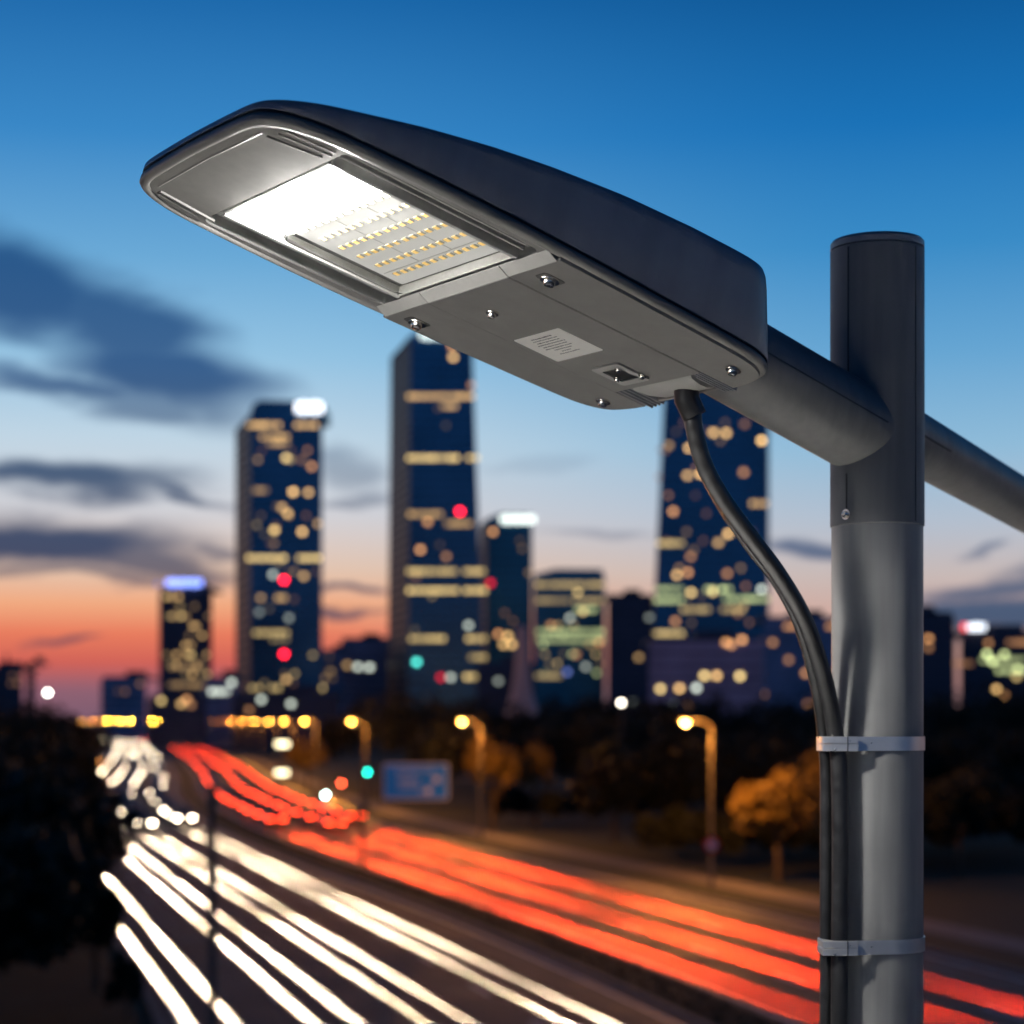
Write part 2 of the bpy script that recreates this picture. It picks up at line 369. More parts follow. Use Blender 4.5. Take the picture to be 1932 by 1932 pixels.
def tree(name, label, seed, X, Y, H, rad, n, leaf, size=.3, low=.3, group=None):
    rs = np.random.default_rng(seed); t = empty(name, label, 'tree', (X, Y, 0), group)
    tb = MB(); trunk_mb(rs, H, .045*H*.6, tb); tb.build('trunk', BARK, t)
    out = []; leaves(rs, (0, 0, H*(low+(1-low)/2)), (rad, rad, H*(1-low)/2*1.15), n, size, out)
    link('crown', leaf_mesh('crown', out, leaf), t); return t
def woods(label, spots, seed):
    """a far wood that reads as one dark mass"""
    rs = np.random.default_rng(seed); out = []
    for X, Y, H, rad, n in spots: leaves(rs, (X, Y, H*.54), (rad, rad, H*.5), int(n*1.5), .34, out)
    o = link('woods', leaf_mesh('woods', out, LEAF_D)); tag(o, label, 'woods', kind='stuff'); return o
rs = np.random.default_rng(11)
sp = []
def wood_line(x0, x1, n, Z0, Z1, ytop, jit):
    for k in range(n):
        x = x0+(x1-x0)*(k+rs.random())/n; Z = rs.uniform(Z0, Z1); yt = np.interp(x, *ytop)+rs.normal()*jit
        H = CAMH+(HY-yt)/F*Z; sp.append(((x-CX)/F*Z, Z, H, H*rs.uniform(.38, .5), 900))
wood_line(640, 1990, 40, 250, 330, ([600, 700, 760, 830, 930, 1000, 1100, 1220, 1400, 1560, 1800, 2000], [1330, 1296, 1284, 1296, 1300, 1306, 1292, 1288, 1298, 1296, 1276, 1284]), 8)
wood_line(800, 1990, 26, 190, 235, ([640, 900, 2000], [1385, 1350, 1345]), 10)
wood_line(1120, 1990, 20, 140, 165, ([640, 900, 2000], [1440, 1400, 1380]), 14)
wood_line(1215, 1990, 26, 124, 140, ([1200, 1400, 2000], [1520, 1510, 1490]), 14)
wood_line(930, 1260, 12, 172, 186, ([900, 1300], [1490, 1480]), 10)
woods('black mass of dense trees beyond the street lamps on the right', sp, 5)
sp = []
wood_line(-120, 150, 14, 240, 300, ([-100, 60, 150, 260], [1318, 1320, 1334, 1360]), 6)
wood_line(-120, 135, 12, 120, 170, ([-100, 100, 200], [1338, 1362, 1440]), 10)
wood_line(-120, 130, 10, 74, 96, ([-100, 100, 200], [1380, 1420, 1540]), 14)
wood_line(-100, 120, 8, 58, 66, ([-100, 100, 200], [1500, 1570, 1700]), 20)
woods('black mass of trees filling the lower left beside the headlights', sp, 6)
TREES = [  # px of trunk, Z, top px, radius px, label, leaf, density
    (1470, 114, 1425, 100, 'orange lit tree with a gappy crown between lamp post and big grey pole', LEAF_LIT, 1500, .2),
    (1585, 122, 1400, 90, 'orange lit tree half hidden behind the black cable and grey pole', LEAF_LIT, 1200, .25),
    (930, 168, 1370, 66, 'orange lit tree right behind the lamp post right of the blue sign', LEAF_LIT, 1400, .2),
    (1010, 176, 1385, 50, 'dim orange tree in the dark right of the blue road sign', LEAF_LIT, 900, .2),
    (580, 268, 1385, 46, 'blurred orange tree left of the green traffic light', LEAF_LIT, 1400, .15),
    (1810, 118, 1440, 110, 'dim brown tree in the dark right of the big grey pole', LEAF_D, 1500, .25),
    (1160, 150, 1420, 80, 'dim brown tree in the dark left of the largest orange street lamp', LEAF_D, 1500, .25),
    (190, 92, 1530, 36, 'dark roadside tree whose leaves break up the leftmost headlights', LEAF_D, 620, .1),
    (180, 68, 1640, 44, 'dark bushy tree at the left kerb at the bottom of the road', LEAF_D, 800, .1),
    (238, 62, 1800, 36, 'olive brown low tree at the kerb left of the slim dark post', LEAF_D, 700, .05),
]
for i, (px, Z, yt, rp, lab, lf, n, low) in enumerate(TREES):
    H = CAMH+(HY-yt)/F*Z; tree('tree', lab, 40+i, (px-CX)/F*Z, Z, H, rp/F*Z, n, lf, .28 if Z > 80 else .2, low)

# ================================================================== towers and city blocks
GLASS_T = mat('blue tower glass', (.062, .18, .255), .28, .85, .5, (.03, .3), rvar=.06)
GLASS_G = mat('teal tower glass', (.045, .19, .24), .28, .85, .5, (.03, .3))
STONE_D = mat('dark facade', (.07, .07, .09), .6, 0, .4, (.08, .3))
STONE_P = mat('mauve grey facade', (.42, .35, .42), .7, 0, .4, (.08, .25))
SIDE_SHADE = mat('painted side shade', (.008, .022, .045), .6, 0, .15, (.06, .3))  # shade painted into the left walls of the towers
STONE_W = mat('pale concrete shaft', (.42, .38, .36), .7, 0, .4, (.1, .1))
FIN = mat('facade fin', (.02, .035, .06), .35, .3, .5, (.1, .2))
WCOL = {'w': (1, .60, .21), 'y': (1, .71, .26), 'g': (.86, 1, .42), 'o': (1, .46, .16), 'c': (.85, .95, .8), 'r': (1, .01, .03), 't': (.1, .9, .75), 'b': (.25, .35, 1)}
def wmat(c, s): return glow('lit window %s %.1f' % (c, s), WCOL[c], s*.2)
PANE = {}
def pane_mesh(c, s, w, h):
    k = (c, round(s, 1), round(w, 1), round(h, 1))
    if k not in PANE:
        b = MB(); b.box((0, 0, 0), (w, .12, h)); PANE[k] = b.mesh('window', wmat(c, round(s, 1)), False)
    return PANE[k]
def tower(name, label, cat, front, Z, depth, ytop, material, top=None, left_face=None, right_face=None, rows=(), dots=(), rand=None, sign=None, roof=None, cap=0, floors=4.0, seed=1, corner=None):
    """front: (px left, px right) at the foot, top: the same at the roofline; left_face: px of the receding left corner"""
    t = empty(name, label, cat, ((front[0]+front[1])/2/F*Z-CX/F*Z, Z, 0)); bx, by = t.location.x, t.location.y
    H = CAMH+(HY-ytop)/F*Z; top = top or front
    lf = front[0]+(3 if front[0] > CX else -2) if left_face is None else left_face; rf = front[1]+(2 if front[0] > CX else -3) if right_face is None else right_face
    lt = lf+(top[0]-front[0]); rt = rf+(top[1]-front[1]); Zb = Z+depth
    def X(px, z): return (px-CX)/F*z
    foot = [(X(front[0], Z), Z), (X(front[1], Z), Z), (X(rf, Zb), Zb), (X(lf, Zb), Zb)]
    head = [(X(top[0], Z), Z), (X(top[1], Z), Z), (X(rt, Zb), Zb), (X(lt, Zb), Zb)]
    wl = MB(); wl.loft([[(x-bx, y-by, -.2) for x, y in foot], [(x-bx, y-by, H) for x, y in head]]); wl.m[3] = 1; wl.build('wall', [material, SIDE_SHADE], t, False)
    # floor bands and fins stand 12 cm proud of the glass
    fb = MB(); nf = int(H/floors)
    for k in range(1, nf):
        u = k*floors/H; P = [(f_[0]+(h_[0]-f_[0])*u, f_[1]+(h_[1]-f_[1])*u) for f_, h_ in zip(foot, head)]
        for a, b in ((0, 1), (3, 0)):
            A, B = Vector((P[a][0]-bx, P[a][1]-by, k*floors)), Vector((P[b][0]-bx, P[b][1]-by, k*floors)); d = (B-A).normalized(); o = Vector((d.y, -d.x, 0))*.12; z = Vector((0, 0, .5))
            fb.add([A, B, B+o, A+o, A+z, B+z, B+o+z, A+o+z], [(0, 1, 2, 3), (7, 6, 5, 4), (3, 2, 6, 7), (0, 3, 7, 4), (1, 5, 6, 2)])
    fb.build('floor_band', FIN, t, False)
    rp = MB(); zz = H
    if roof == 'round':
        n = 10; w = X(top[1], Z)-X(top[0], Z); ht = cap/F*Z; prof = [(0, 0)]+[(w*.16*(1-math.cos(R(90*k/n))), ht*math.sin(R(90*k/n))) for k in range(n+1)]+[(w, ht*.9), (w, 0)]
        x0 = X(top[0], Z)-bx; rp.loft([[(x0+p[0], .5, H+p[1]) for p in prof], [(x0+p[0], depth*.8, H+p[1]) for p in prof]])
    elif roof == 'slope':
        x0, x1 = X(top[0], Z)-bx, X(top[1], Z)-bx; ht = cap/F*Z
        rp.loft([[(x0+.5, .4, H), (x1-.5, .4, H), (x1-.5, depth*.9, H), (x0+.5, depth*.9, H)], [(x0+(x1-x0)*.3, .4, H+ht), (x1-.5, .4, H+ht*.9), (x1-.5, depth*.9, H+ht*.9), (x0+(x1-x0)*.3, depth*.9, H+ht)]])
    else:
        x0, x1 = X(top[0], Z)-bx, X(top[1], Z)-bx; w = x1-x0
        rp.box(((x0+x1)/2, depth/2, H+.5), (w*.98, depth*.9, 1.0)); rp.box((x0+w*.6, depth/2, H+2.2), (w*.35, depth*.4, 2.6))
        if roof == 'mast': rp.tube([(x0+w*.55, depth*.4, H), (x0+w*.55, depth*.4, H+cap/F*Z)], [.9, .4], 6)
        if roof == 'peak': rp.loft([[(x0+w*.35, 2, H), (x0+w*.8, 2, H), (x0+w*.8, depth, H), (x0+w*.35, depth, H)], [(x0+w*.55, 2, H+cap/F*Z), (x0+w*.62, 2, H+cap/F*Z), (x0+w*.62, depth, H+cap/F*Z), (x0+w*.55, depth, H+cap/F*Z)]])
    rp.build('roof', material if roof in ('round', 'slope') else STONE_D, t, False)
    wins = []
    def win(px, py, c, s, w, h):
        if len(wins) >= 98: return
        p = at(px, py, Z-.16); o = link('window', pane_mesh(c, s, w, h), t, (p.x-bx, p.y-by, p.z)); wins.append(o)
    m = Z/F   # metres per px
    for y, spans, c, s in rows:
        for a, b in spans:
            n = max(1, int(round((b-a)/10.5)))
            for k in range(n): win(a+(b-a)*(k+.5)/n, y, c, s*(.65+.7*rg.random()), 10.5*m*.8, 7.5*m)
    for x, y, c, s in dots: win(x, y, c, s, 9*m, 8*m)
    if rand:
        n, box, cs, s = rand
        for k in range(n):
            win(rg.uniform(box[0], box[2]), box[1]+floors/m*rg.randint(0, int((box[3]-box[1])/(floors/m))), rg.choice(cs), s*rg.choice((.3, .5, .8, 1.2)), 7*m, 7*m)
    if sign:
        for (x0, y0, x1, y1), col, s in sign:
            sg = MB(); p = at((x0+x1)/2, (y0+y1)/2, Z-1.0); wpx = x1-x0; n = max(1, int(wpx/9)); hh = (y1-y0)*m
            for k in range(n):   # letters of the roof sign, too far to read
                hk = hh*(1 if k % 2 else .8); sg.box(((k+.5)/n*wpx*m-wpx*m/2, 0, 0), (wpx*m/n*.8, .4, hk))
            sg.build('roof_sign', glow('lit sign %s' % (col,), col, s*.1), t, False, loc=(p.x-bx, p.y-by, p.z))
    return t
rg = random.Random(3)
tower('office_tower', 'short dark tower with a blue lit sign on its roof, left of the others', 'tower', (302, 400), 760, 30, 1112, STONE_D, left_face=300,
      rows=[(1258, [(318, 386)], 'w', 2.4), (1292, [(318, 390)], 'w', 2.2)], rand=(32, (312, 1126, 394, 1285), 'wwwy', 6), sign=[((313, 1092, 382, 1107), (.22, .32, 1), 32), ((292, 1097, 302, 1107), (.2, .28, 1), 5)], floors=3.6)
tower('office_tower', 'tall dark tower with a rounded roof and white lit sign, second from the left', 'tower', (472, 608), 880, 48, 782, GLASS_T, left_face=444,
      rows=[(802, [(466, 530), (556, 600)], 'w', 7), (824, [(490, 545)], 'w', 5), (836, [(505, 545)], 'w', 4), (1053, [(466, 540), (560, 606)], 'y', 8), (925, [(478, 505)], 'w', 3), (1194, [(478, 545)], 'y', 4.5), (1206, [(510, 545)], 'y', 2), (1298, [(560, 612)], 'y', 7), (1298, [(470, 495), (508, 530)], 'y', 4)],
      dots=[(540, 864, 'y', 14), (588, 880, 'o', 9), (553, 928, 'w', 20), (582, 929, 'w', 12), (532, 957, 'w', 9), (543, 969, 'w', 14), (518, 1000, 'w', 18), (570, 1003, 'w', 17), (600, 988, 'w', 6), (515, 1084, 'c', 8), (573, 1087, 'w', 9), (517, 1001, 'y', 8),
            (536, 1094, 'r', 60), (536, 1234, 'r', 60), (525, 1128, 'w', 5), (535, 1128, 'w', 5), (492, 1128, 'w', 5), (545, 1166, 'c', 4), (489, 1155, 'c', 3), (540, 1282, 'w', 9)],
      rand=(40, (478, 850, 602, 1290), 'wyyo', 3.6), sign=[((557, 757, 610, 781), (.9, .93, 1), 30)], roof='round', cap=27, floors=4)
tower('office_tower', 'tallest tower with lit floor bands, its top cut by the lamp head', 'tower', (768, 918), 960, 60, 632, GLASS_T, top=(775, 890), left_face=730,
      rows=[(748, [(768, 800), (800, 895)], 'w', 6), (766, [(832, 862)], 'w', 5), (864, [(768, 866), (880, 905)], 'y', 8), (970, [(770, 835)], 'w', 5), (988, [(840, 890)], 'w', 4), (1078, [(768, 862), (875, 915)], 'y', 6.5), (1114, [(768, 865), (875, 918)], 'y', 7), (1205, [(772, 840), (880, 918)], 'y', 6), (1240, [(885, 918)], 'y', 4), (1277, [(876, 915)], 'y', 7)],
      dots=[(853, 652, 'o', 12), (855, 674, 'w', 15), (890, 727, 'o', 5), (868, 965, 'r', 60), (793, 1037, 'o', 13), (884, 1180, 'c', 9), (786, 1249, 't', 22), (832, 1278, 'r', 10), (850, 1278, 'c', 9), (785, 1090, 'o', 2), (842, 1050, 'o', 5), (807, 985, 'o', 9)],
      rand=(30, (772, 690, 900, 1280), 'wyo', 2.6), roof='slope', cap=24, sign=[((792, 622, 836, 640), (.85, 1, .95), 20)], floors=4)
tower('office_tower', 'slim teal tower with a white lit roof sign behind the tallest tower', 'tower', (918, 1004), 1020, 40, 978, GLASS_G, left_face=905,
      dots=[(930, 1003, 'o', 11), (958, 1200, 'w', 14), (940, 1196, 'o', 10), (925, 1100, 'r', 12), (966, 1216, 'w', 13), (950, 1216, 'w', 12), (965, 1267, 'w', 13)], rand=(10, (930, 1020, 1000, 1280), 'wo', 2), sign=[((944, 972, 1010, 988), (.9, 1, .92), 24)], roof='slope', cap=10, floors=4)
tower('office_block', 'wide block with many greenish lit floors between the two tallest towers', 'building', (1008, 1140), 860, 45, 1083, GLASS_G, left_face=1006,
      rows=[(1103, [(1010, 1140)], 'y', 3.4), (1133, [(1010, 1075), (1080, 1140)], 'y', 3), (1150, [(1085, 1125)], 'g', 4), (1192, [(1012, 1140)], 'g', 4), (1207, [(1014, 1140)], 'g', 3.8), (1275, [(1010, 1060)], 'y', 3.4)],
      dots=[(1090, 1118, 'y', 9), (1100, 1153, 'y', 11), (1075, 1166, 'c', 7), (1130, 1212, 'o', 8), (1040, 1180, 'o', 6), (1087, 1235, 'o', 5), (1105, 1258, 'c', 5), (1070, 1268, 'b', 6)], rand=(18, (1014, 1180, 1136, 1285), 'gyy', 4), roof='slope', cap=10, floors=4)
tower('office_tower', 'tall tower with scattered lit windows behind the black cable', 'tower', (1224, 1450), 900, 55, 640, GLASS_T, top=(1258, 1450), left_face=1222,
      rows=[(1025, [(1240, 1290)], 'y', 5), (1112, [(1235, 1290)], 'g', 4), (1132, [(1235, 1290)], 'g', 5), (1130, [(1365, 1452)], 'g', 5), (1195, [(1225, 1290)], 'y', 5.5), (950, [(1415, 1450)], 'w', 6), (1112, [(1330, 1350), (1358, 1380)], 'g', 7), (1150, [(1285, 1340), (1360, 1405)], 'y', 5)],
      dots=[(1346, 816, 'w', 16), (1370, 817, 'w', 16), (1437, 831, 'w', 24), (1300, 845, 'w', 16), (1322, 894, 'w', 22), (1297, 897, 'w', 12), (1403, 891, 'o', 8), (1270, 965, 'o', 12), (1374, 1007, 'w', 18), (1355, 1024, 'w', 9), (1277, 1085, 'w', 14), (1298, 1080, 'o', 11), (1303, 1050, 'o', 6), (1372, 1082, 'o', 7),
            (1304, 1118, 'y', 16), (1345, 1116, 'y', 16), (1437, 1112, 'c', 13), (1325, 1195, 'y', 20), (1350, 1195, 'y', 11), (1274, 1172, 'o', 8), (1405, 800, 'o', 3), (1262, 840, 'w', 5)],
      rand=(34, (1240, 780, 1440, 1220), 'wo', 3), floors=4)
tower('apartment_block', 'low dark block just left of the tower behind the cable', 'building', (1146, 1232), 800, 40, 1125, STONE_D, dots=[(1195, 1325, 'c', 2), (1225, 1165, 'c', 3), (1205, 1240, 'w', 5)], roof='peak', cap=8, floors=3.4)
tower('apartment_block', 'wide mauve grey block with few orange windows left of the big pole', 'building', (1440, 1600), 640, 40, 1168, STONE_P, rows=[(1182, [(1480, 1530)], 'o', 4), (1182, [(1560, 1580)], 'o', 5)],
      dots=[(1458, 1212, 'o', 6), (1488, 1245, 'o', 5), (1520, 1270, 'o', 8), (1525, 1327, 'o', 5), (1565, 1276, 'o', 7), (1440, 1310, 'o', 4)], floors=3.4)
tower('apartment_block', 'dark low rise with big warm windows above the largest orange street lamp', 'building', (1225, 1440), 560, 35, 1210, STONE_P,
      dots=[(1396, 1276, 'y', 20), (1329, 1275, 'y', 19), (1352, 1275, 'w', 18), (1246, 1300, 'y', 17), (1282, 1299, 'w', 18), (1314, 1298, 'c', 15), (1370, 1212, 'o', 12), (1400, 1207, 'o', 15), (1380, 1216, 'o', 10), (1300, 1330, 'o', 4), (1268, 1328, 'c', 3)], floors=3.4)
tower('apartment_block', 'dark block with a small roof peak right of the big grey pole', 'building', (1700, 1800), 620, 40, 1160, STONE_D, dots=[(1752, 1205, 'o', 10), (1752, 1222, 'o', 4)], roof='peak', cap=14, floors=3.4)
tower('office_block', 'block with a red and white lit roof sign at the right edge', 'building', (1812, 1990), 640, 40, 1196, STONE_D,
      rows=[(1212, [(1900, 1960)], 'o', 3), (1245, [(1850, 1935)], 'g', 4), (1265, [(1880, 1960)], 'g', 4.5), (1252, [(1795, 1835)], 'o', 2.5)], dots=[(1865, 1213, 'o', 5), (1862, 1234, 'g', 14), (1873, 1248, 'g', 15), (1895, 1235, 'g', 11), (1918, 1277, 'y', 8), (1880, 1300, 'w', 14), (1895, 1312, 'o', 14), (1920, 1262, 'g', 9)],
      sign=[((1814, 1176, 1824, 1190), (1, .03, .03), 26), ((1825, 1176, 1860, 1190), (.85, .92, 1), 26)], floors=3.4)
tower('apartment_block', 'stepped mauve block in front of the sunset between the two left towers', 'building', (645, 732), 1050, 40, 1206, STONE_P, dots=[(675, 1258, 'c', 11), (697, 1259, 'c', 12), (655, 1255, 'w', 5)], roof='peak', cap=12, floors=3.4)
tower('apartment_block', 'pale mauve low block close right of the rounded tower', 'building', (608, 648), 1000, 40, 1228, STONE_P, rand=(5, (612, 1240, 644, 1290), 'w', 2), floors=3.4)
tower('apartment_block', 'dark block with a roof mast at the left edge of the skyline', 'building', (-60, 42), 900, 40, 1262, STONE_D, roof='mast', cap=32, rand=(4, (0, 1275, 40, 1300), 'o', 2), floors=3.4)
tower('apartment_block', 'narrow dark block at the left edge beside the mast block', 'building', (52, 66), 900, 30, 1252, STONE_D, rand=(2, (54, 1262, 64, 1300), 'o', 2), floors=3.4)
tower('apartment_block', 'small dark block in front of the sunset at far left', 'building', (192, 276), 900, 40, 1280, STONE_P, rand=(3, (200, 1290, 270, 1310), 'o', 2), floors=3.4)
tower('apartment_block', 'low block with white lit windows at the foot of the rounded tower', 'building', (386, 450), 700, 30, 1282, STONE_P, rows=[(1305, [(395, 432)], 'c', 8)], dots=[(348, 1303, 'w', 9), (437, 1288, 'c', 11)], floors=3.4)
tower('apartment_block', 'wide low dark block with small lights under the left skyline', 'building', (280, 390), 640, 30, 1318, STONE_D, dots=[(304, 1322, 'y', 10), (342, 1328, 'w', 10), (352, 1320, 'o', 10), (360, 1330, 'o', 4)], floors=3.4)
tower('apartment_block', 'wide low dark block below the rounded tower', 'building', (440, 640), 660, 30, 1312, STONE_D, dots=[(493, 1320, 'c', 11), (549, 1328, 'c', 11), (470, 1340, 'o', 4)], floors=3.4)
tower('apartment_block', 'long low dark block below the teal tower', 'building', (900, 1010), 700, 30, 1255, STONE_D, dots=[(940, 1285, 'c', 4), (995, 1325, 'y', 4)], floors=3.4)
# the pale flared shaft under the teal tower
pl = empty('concrete_shaft', 'pale flared concrete shaft below the slim teal tower', 'tower', ((985-CX)/F*420, 420, 0)); pm = MB(); rings = []
for y, hw in ((1185, 11), (1230, 12), (1275, 15), (1305, 20), (1330, 27), (1345, 32)):
    z = CAMH-(y-HY)/F*420; w = hw/F*420; rings.append([((p[0]), p[1], z) for p in rrect(w, w*.6, w*.25, 3)])
rings.insert(0, [(p[0]*.8, p[1]*.8, CAMH-(1182-HY)/F*420) for p in rings[0]]); rings.append([(p[0], p[1], -.1) for p in rings[-1]]); pm.loft(rings); pm.build('shaft', STONE_W, pl)

# ================================================================== sodium street lamps
def lamp_proto():
    t = empty('street_lamp', '', 'street lamp', group='orange street lamps along the right of the road')
    pb = MB(); pb.tube([(0, 0, 0), (0, 0, 1.2), (0, 0, 1.25), (0, 0, 8.1)], [.12, .12, .095, .07], 10)
    pb.tube(smooth_path([(0, 0, 8.1), (0, 0, 8.6), (-.25, 0, 8.9), (-.7, 0, 9.02), (-1.2, 0, 9.06)], 4), .036, 8); pb.build('pole', GALV, t)
    h = MB(); h.loft([[(-1.0-x, p[0], 9.06+p[1]) for p in rrect(w, hh, min(w, hh)*.5, 3)] for x, w, hh in ((0, .07, .05), (.12, .14, .08), (.5, .16, .09), (.75, .1, .05))]); h.build('lamp_head', GALV, t)
    b = MB(); b.loft([[(-1.42+p[0]*k, p[1]*k*.8, 8.99-z) for p in [(c[0], c[1]) for c in circ(.17, 12)]] for k, z in ((1, 0), (.95, .07), (.7, .14), (.3, .18))]); b.build('lamp_bulb', SODIUM, t)
    l = bpy.data.lights.new('sodium_light', 'POINT'); l.energy = 10500; l.color = (1, .36, .055); l.shadow_soft_size = .25; lo = link('sodium_light', l, t, (-1.42, 0, 8.6))
    return t
LP = lamp_proto(); first = True
lamp_names = {105: 'tall orange street lamp nearest the big grey pole, with a round sign', 151: 'orange street lamp just right of the blue road sign', 200: 'orange street lamp just left of the blue road sign, above the green light'}
Ys = [105, 151, 200, 250, 297, 344, 392, 440, 490, 545, 605, 670, 745, 830]
for i, Y in enumerate(Ys):
    o = LP if i == 0 else copy_tree(LP); p, T = road_pt(s_at(Y), 17.6 if Y < 180 else 16.9); p.z = 0
    o.location = p; o.rotation_euler.z = math.atan2(-T.x, T.y)*.3
    o['label'] = lamp_names.get(Y, 'fourth orange street lamp from the big pole, over the blurred orange tree' if Y == 250 else 'small far orange street lamp in the row above the red tail lights')
    for ch in o.children:
        if ch.type == 'LIGHT' and Y > 500: bpy.data.objects.remove(ch)
FARL = glow('lit high mast lamp', (1, .52, .05), 420)
for i, (px, Y) in enumerate(((203, 560), (226, 545), (234, 575), (246, 560), (287, 540), (296, 570))):
    o = copy_tree(LP); q = at(px, 1360, Y); o.location = (q.x+1.4, q.y, 0); o.rotation_euler.z = 0
    o['label'] = 'small yellow far lamp above the bend, left end of the lamp row'; o['group'] = 'far yellow lamps above the bend'
    for ch in list(o.children):
        if ch.type == 'LIGHT': bpy.data.objects.remove(ch)
        elif ch.name.startswith('lamp_bulb'): ch.material_slots[0].link = 'OBJECT'; ch.material_slots[0].material = FARL
for i, Y in enumerate((330, 395, 470, 560, 690)):
    o = copy_tree(LP); p, T = road_pt(s_at(Y), -16.6); o.location = (p.x, p.y, 0); o.rotation_euler.z = math.pi+math.atan2(-T.x, T.y)*.3
    o['label'] = 'far orange street lamp at the head of the white headlights, far left'; o['group'] = 'orange street lamps left of the road'
    for ch in o.children:
        if ch.type == 'LIGHT' and Y > 400: bpy.data.objects.remove(ch)
# round sign on the first lamp
p, T = road_pt(s_at(105), 17.6); rs_ = empty('road_sign', 'small round red sign with a white middle on a street lamp post', 'sign', (p.x, p.y-.13, 2.35))
for nm, r, y, m_ in (('sign_rim', .40, 0, SIGNRED), ('sign_face', .24, -.012, SIGNWHITE)):
    b = MB(); b.loft([[(q[0], y, q[1]) for q in circ(r, 28)], [(q[0], y-.02, q[1]) for q in circ(r, 28)]]); b.build(nm, m_, rs_)
# blue direction sign on a cantilever post in the median
Zs = 118; bp, T = road_pt(s_at(Zs), 1.5)
bs = empty('direction_sign', 'blue rectangular road sign with white border and lines on a median post', 'sign', (bp.x, bp.y, .12)); ox, oy = bp.x, bp.y
c = at(784, 1475, Zs-.1)
b = MB(); b.tube([(0, 0, 0), (0, 0, 6.3)], .09, 10); b.tube([(0, 0, c.z-.12+.1), (c.x-ox+3.4, 0, c.z-.12+.1)], .06, 8); b.tube([(0, 0, c.z-.12-.6), (c.x-ox+1.2, 0, c.z-.12-.6)], .06, 8); b.build('post', GALV, bs)
Wd, Hd = 123/F*Zs, 68/F*Zs
def sign_plate(nm, w, h, y, m_, cx_=0, cz_=0, r=.12):
    b = MB(); P = rrect(w/2, h/2, r, 4); b.loft([[(c.x-ox+cx_+q[0], y, c.z-.12+cz_+q[1]) for q in P], [(c.x-ox+cx_+q[0], y-.02, c.z-.12+cz_+q[1]) for q in P]]); return b.build(nm, m_, bs, False)
sign_plate('sign_border', Wd, Hd, -.10, SIGNWHITE); sign_plate('sign_panel', Wd-.14, Hd-.14, -.122, SIGNBLUE)
tx = MB()
for (x, z, w, h) in ((-.45, .62, 1.5, .13), (.75, .62, .7, .13), (-.75, .38, .6, .10), (-.2, .38, .35, .10), (-.55, .0, 1.0, .20), (.12, .0, .2, .20), (-.4, -.30, 1.2, .16), (.35, -.62, .3, .2)):
    n = max(1, int(w/.16))
    for k in range(n): tx.box((c.x-ox+x-w/2+(k+.5)*w/n, -.150, c.z-.12+z), (w/n*.55, .012, h*(.75 if k % 3 else .6)))
tx.build('sign_lettering', SIGNWHITE, bs, False)
for cx_, cz_ in ((1.2, .12), (.72, -.52)):
    ar = MB(); ar.loft([[(c.x-ox+cx_+q[0], -.143, c.z-.12+cz_+q[1]) for q in circ(.2, 16)], [(c.x-ox+cx_+q[0], -.158, c.z-.12+cz_+q[1]) for q in circ(.2, 16)]]); ar.build('sign_symbol', SIGNWHITE, bs, False)
# traffic lights, left of the blue sign
def signal(label, px, py, Z, lit, col, st, h=3.4):
    p = at(px, py, Z); t = empty('traffic_light', label, 'traffic light', (p.x, p.y+.2, 0), 'traffic lights left of the blue sign')
    b = MB(); b.tube([(0, 0, 0), (0, 0, p.z+.2)], .07, 8); b.build('post', DARKPOST, t)
    off = {'r': 0, 'a': 1, 'g': 2, 'w': 2}[lit]; zc = p.z-(1-off)*.34
    b = MB(); b.box((0, -.12, zc), (.36, .2, 1.1), bev=.05); b.build('housing', DARKPOST, t)
    for k, nm in enumerate('rag'):
        z = zc+.34*(1-k); m_ = glow('signal %s' % lit, col, st) if nm == lit or (nm == 'g' and lit == 'w') else GLASSD
        b = MB(); b.loft([[(q[0]*s, -.225-y, z+q[1]*s) for q in circ(.13, 14)] for s, y in ((1, 0), (.8, .04), (.4, .06))]); b.build('lens', m_, t)
signal('traffic light showing green, level with the top of the blue sign', 693, 1457, 190, 'g', (0, 1, .72), 26)
signal('traffic light showing red, upper left of the blue sign', 644, 1478, 198, 'r', (1, .09, .03), 40)
signal('traffic light showing bright white green, lowest and leftmost of the signals', 614, 1500, 196, 'w', (.62, 1, .9), 60)
for px, py, nm in ((533, 1404, 'upper warm white lit box on a post left of the traffic lights'), (532, 1458, 'lower warm white lit box on a post left of the traffic lights')):
    p = at(px, py, 240); t = empty('lit_box_sign', nm, 'lit sign', (p.x, p.y, 0), 'lit boxes left of the traffic lights')
    b = MB(); b.tube([(-.2, .12, 0), (-.2, .12, p.z+.3)], .06, 8); b.build('post', DARKPOST, t)
    b = MB(); b.box((0, .02, p.z), (1.7, .16, .75), bev=.05); b.build('housing', DARKPOST, t)
    b = MB(); b.box((0, -.1, p.z), (1.45, .04, .5)); b.build('lit_face', glow('lit box face', (1, .85, .5), 5.5), t, False)
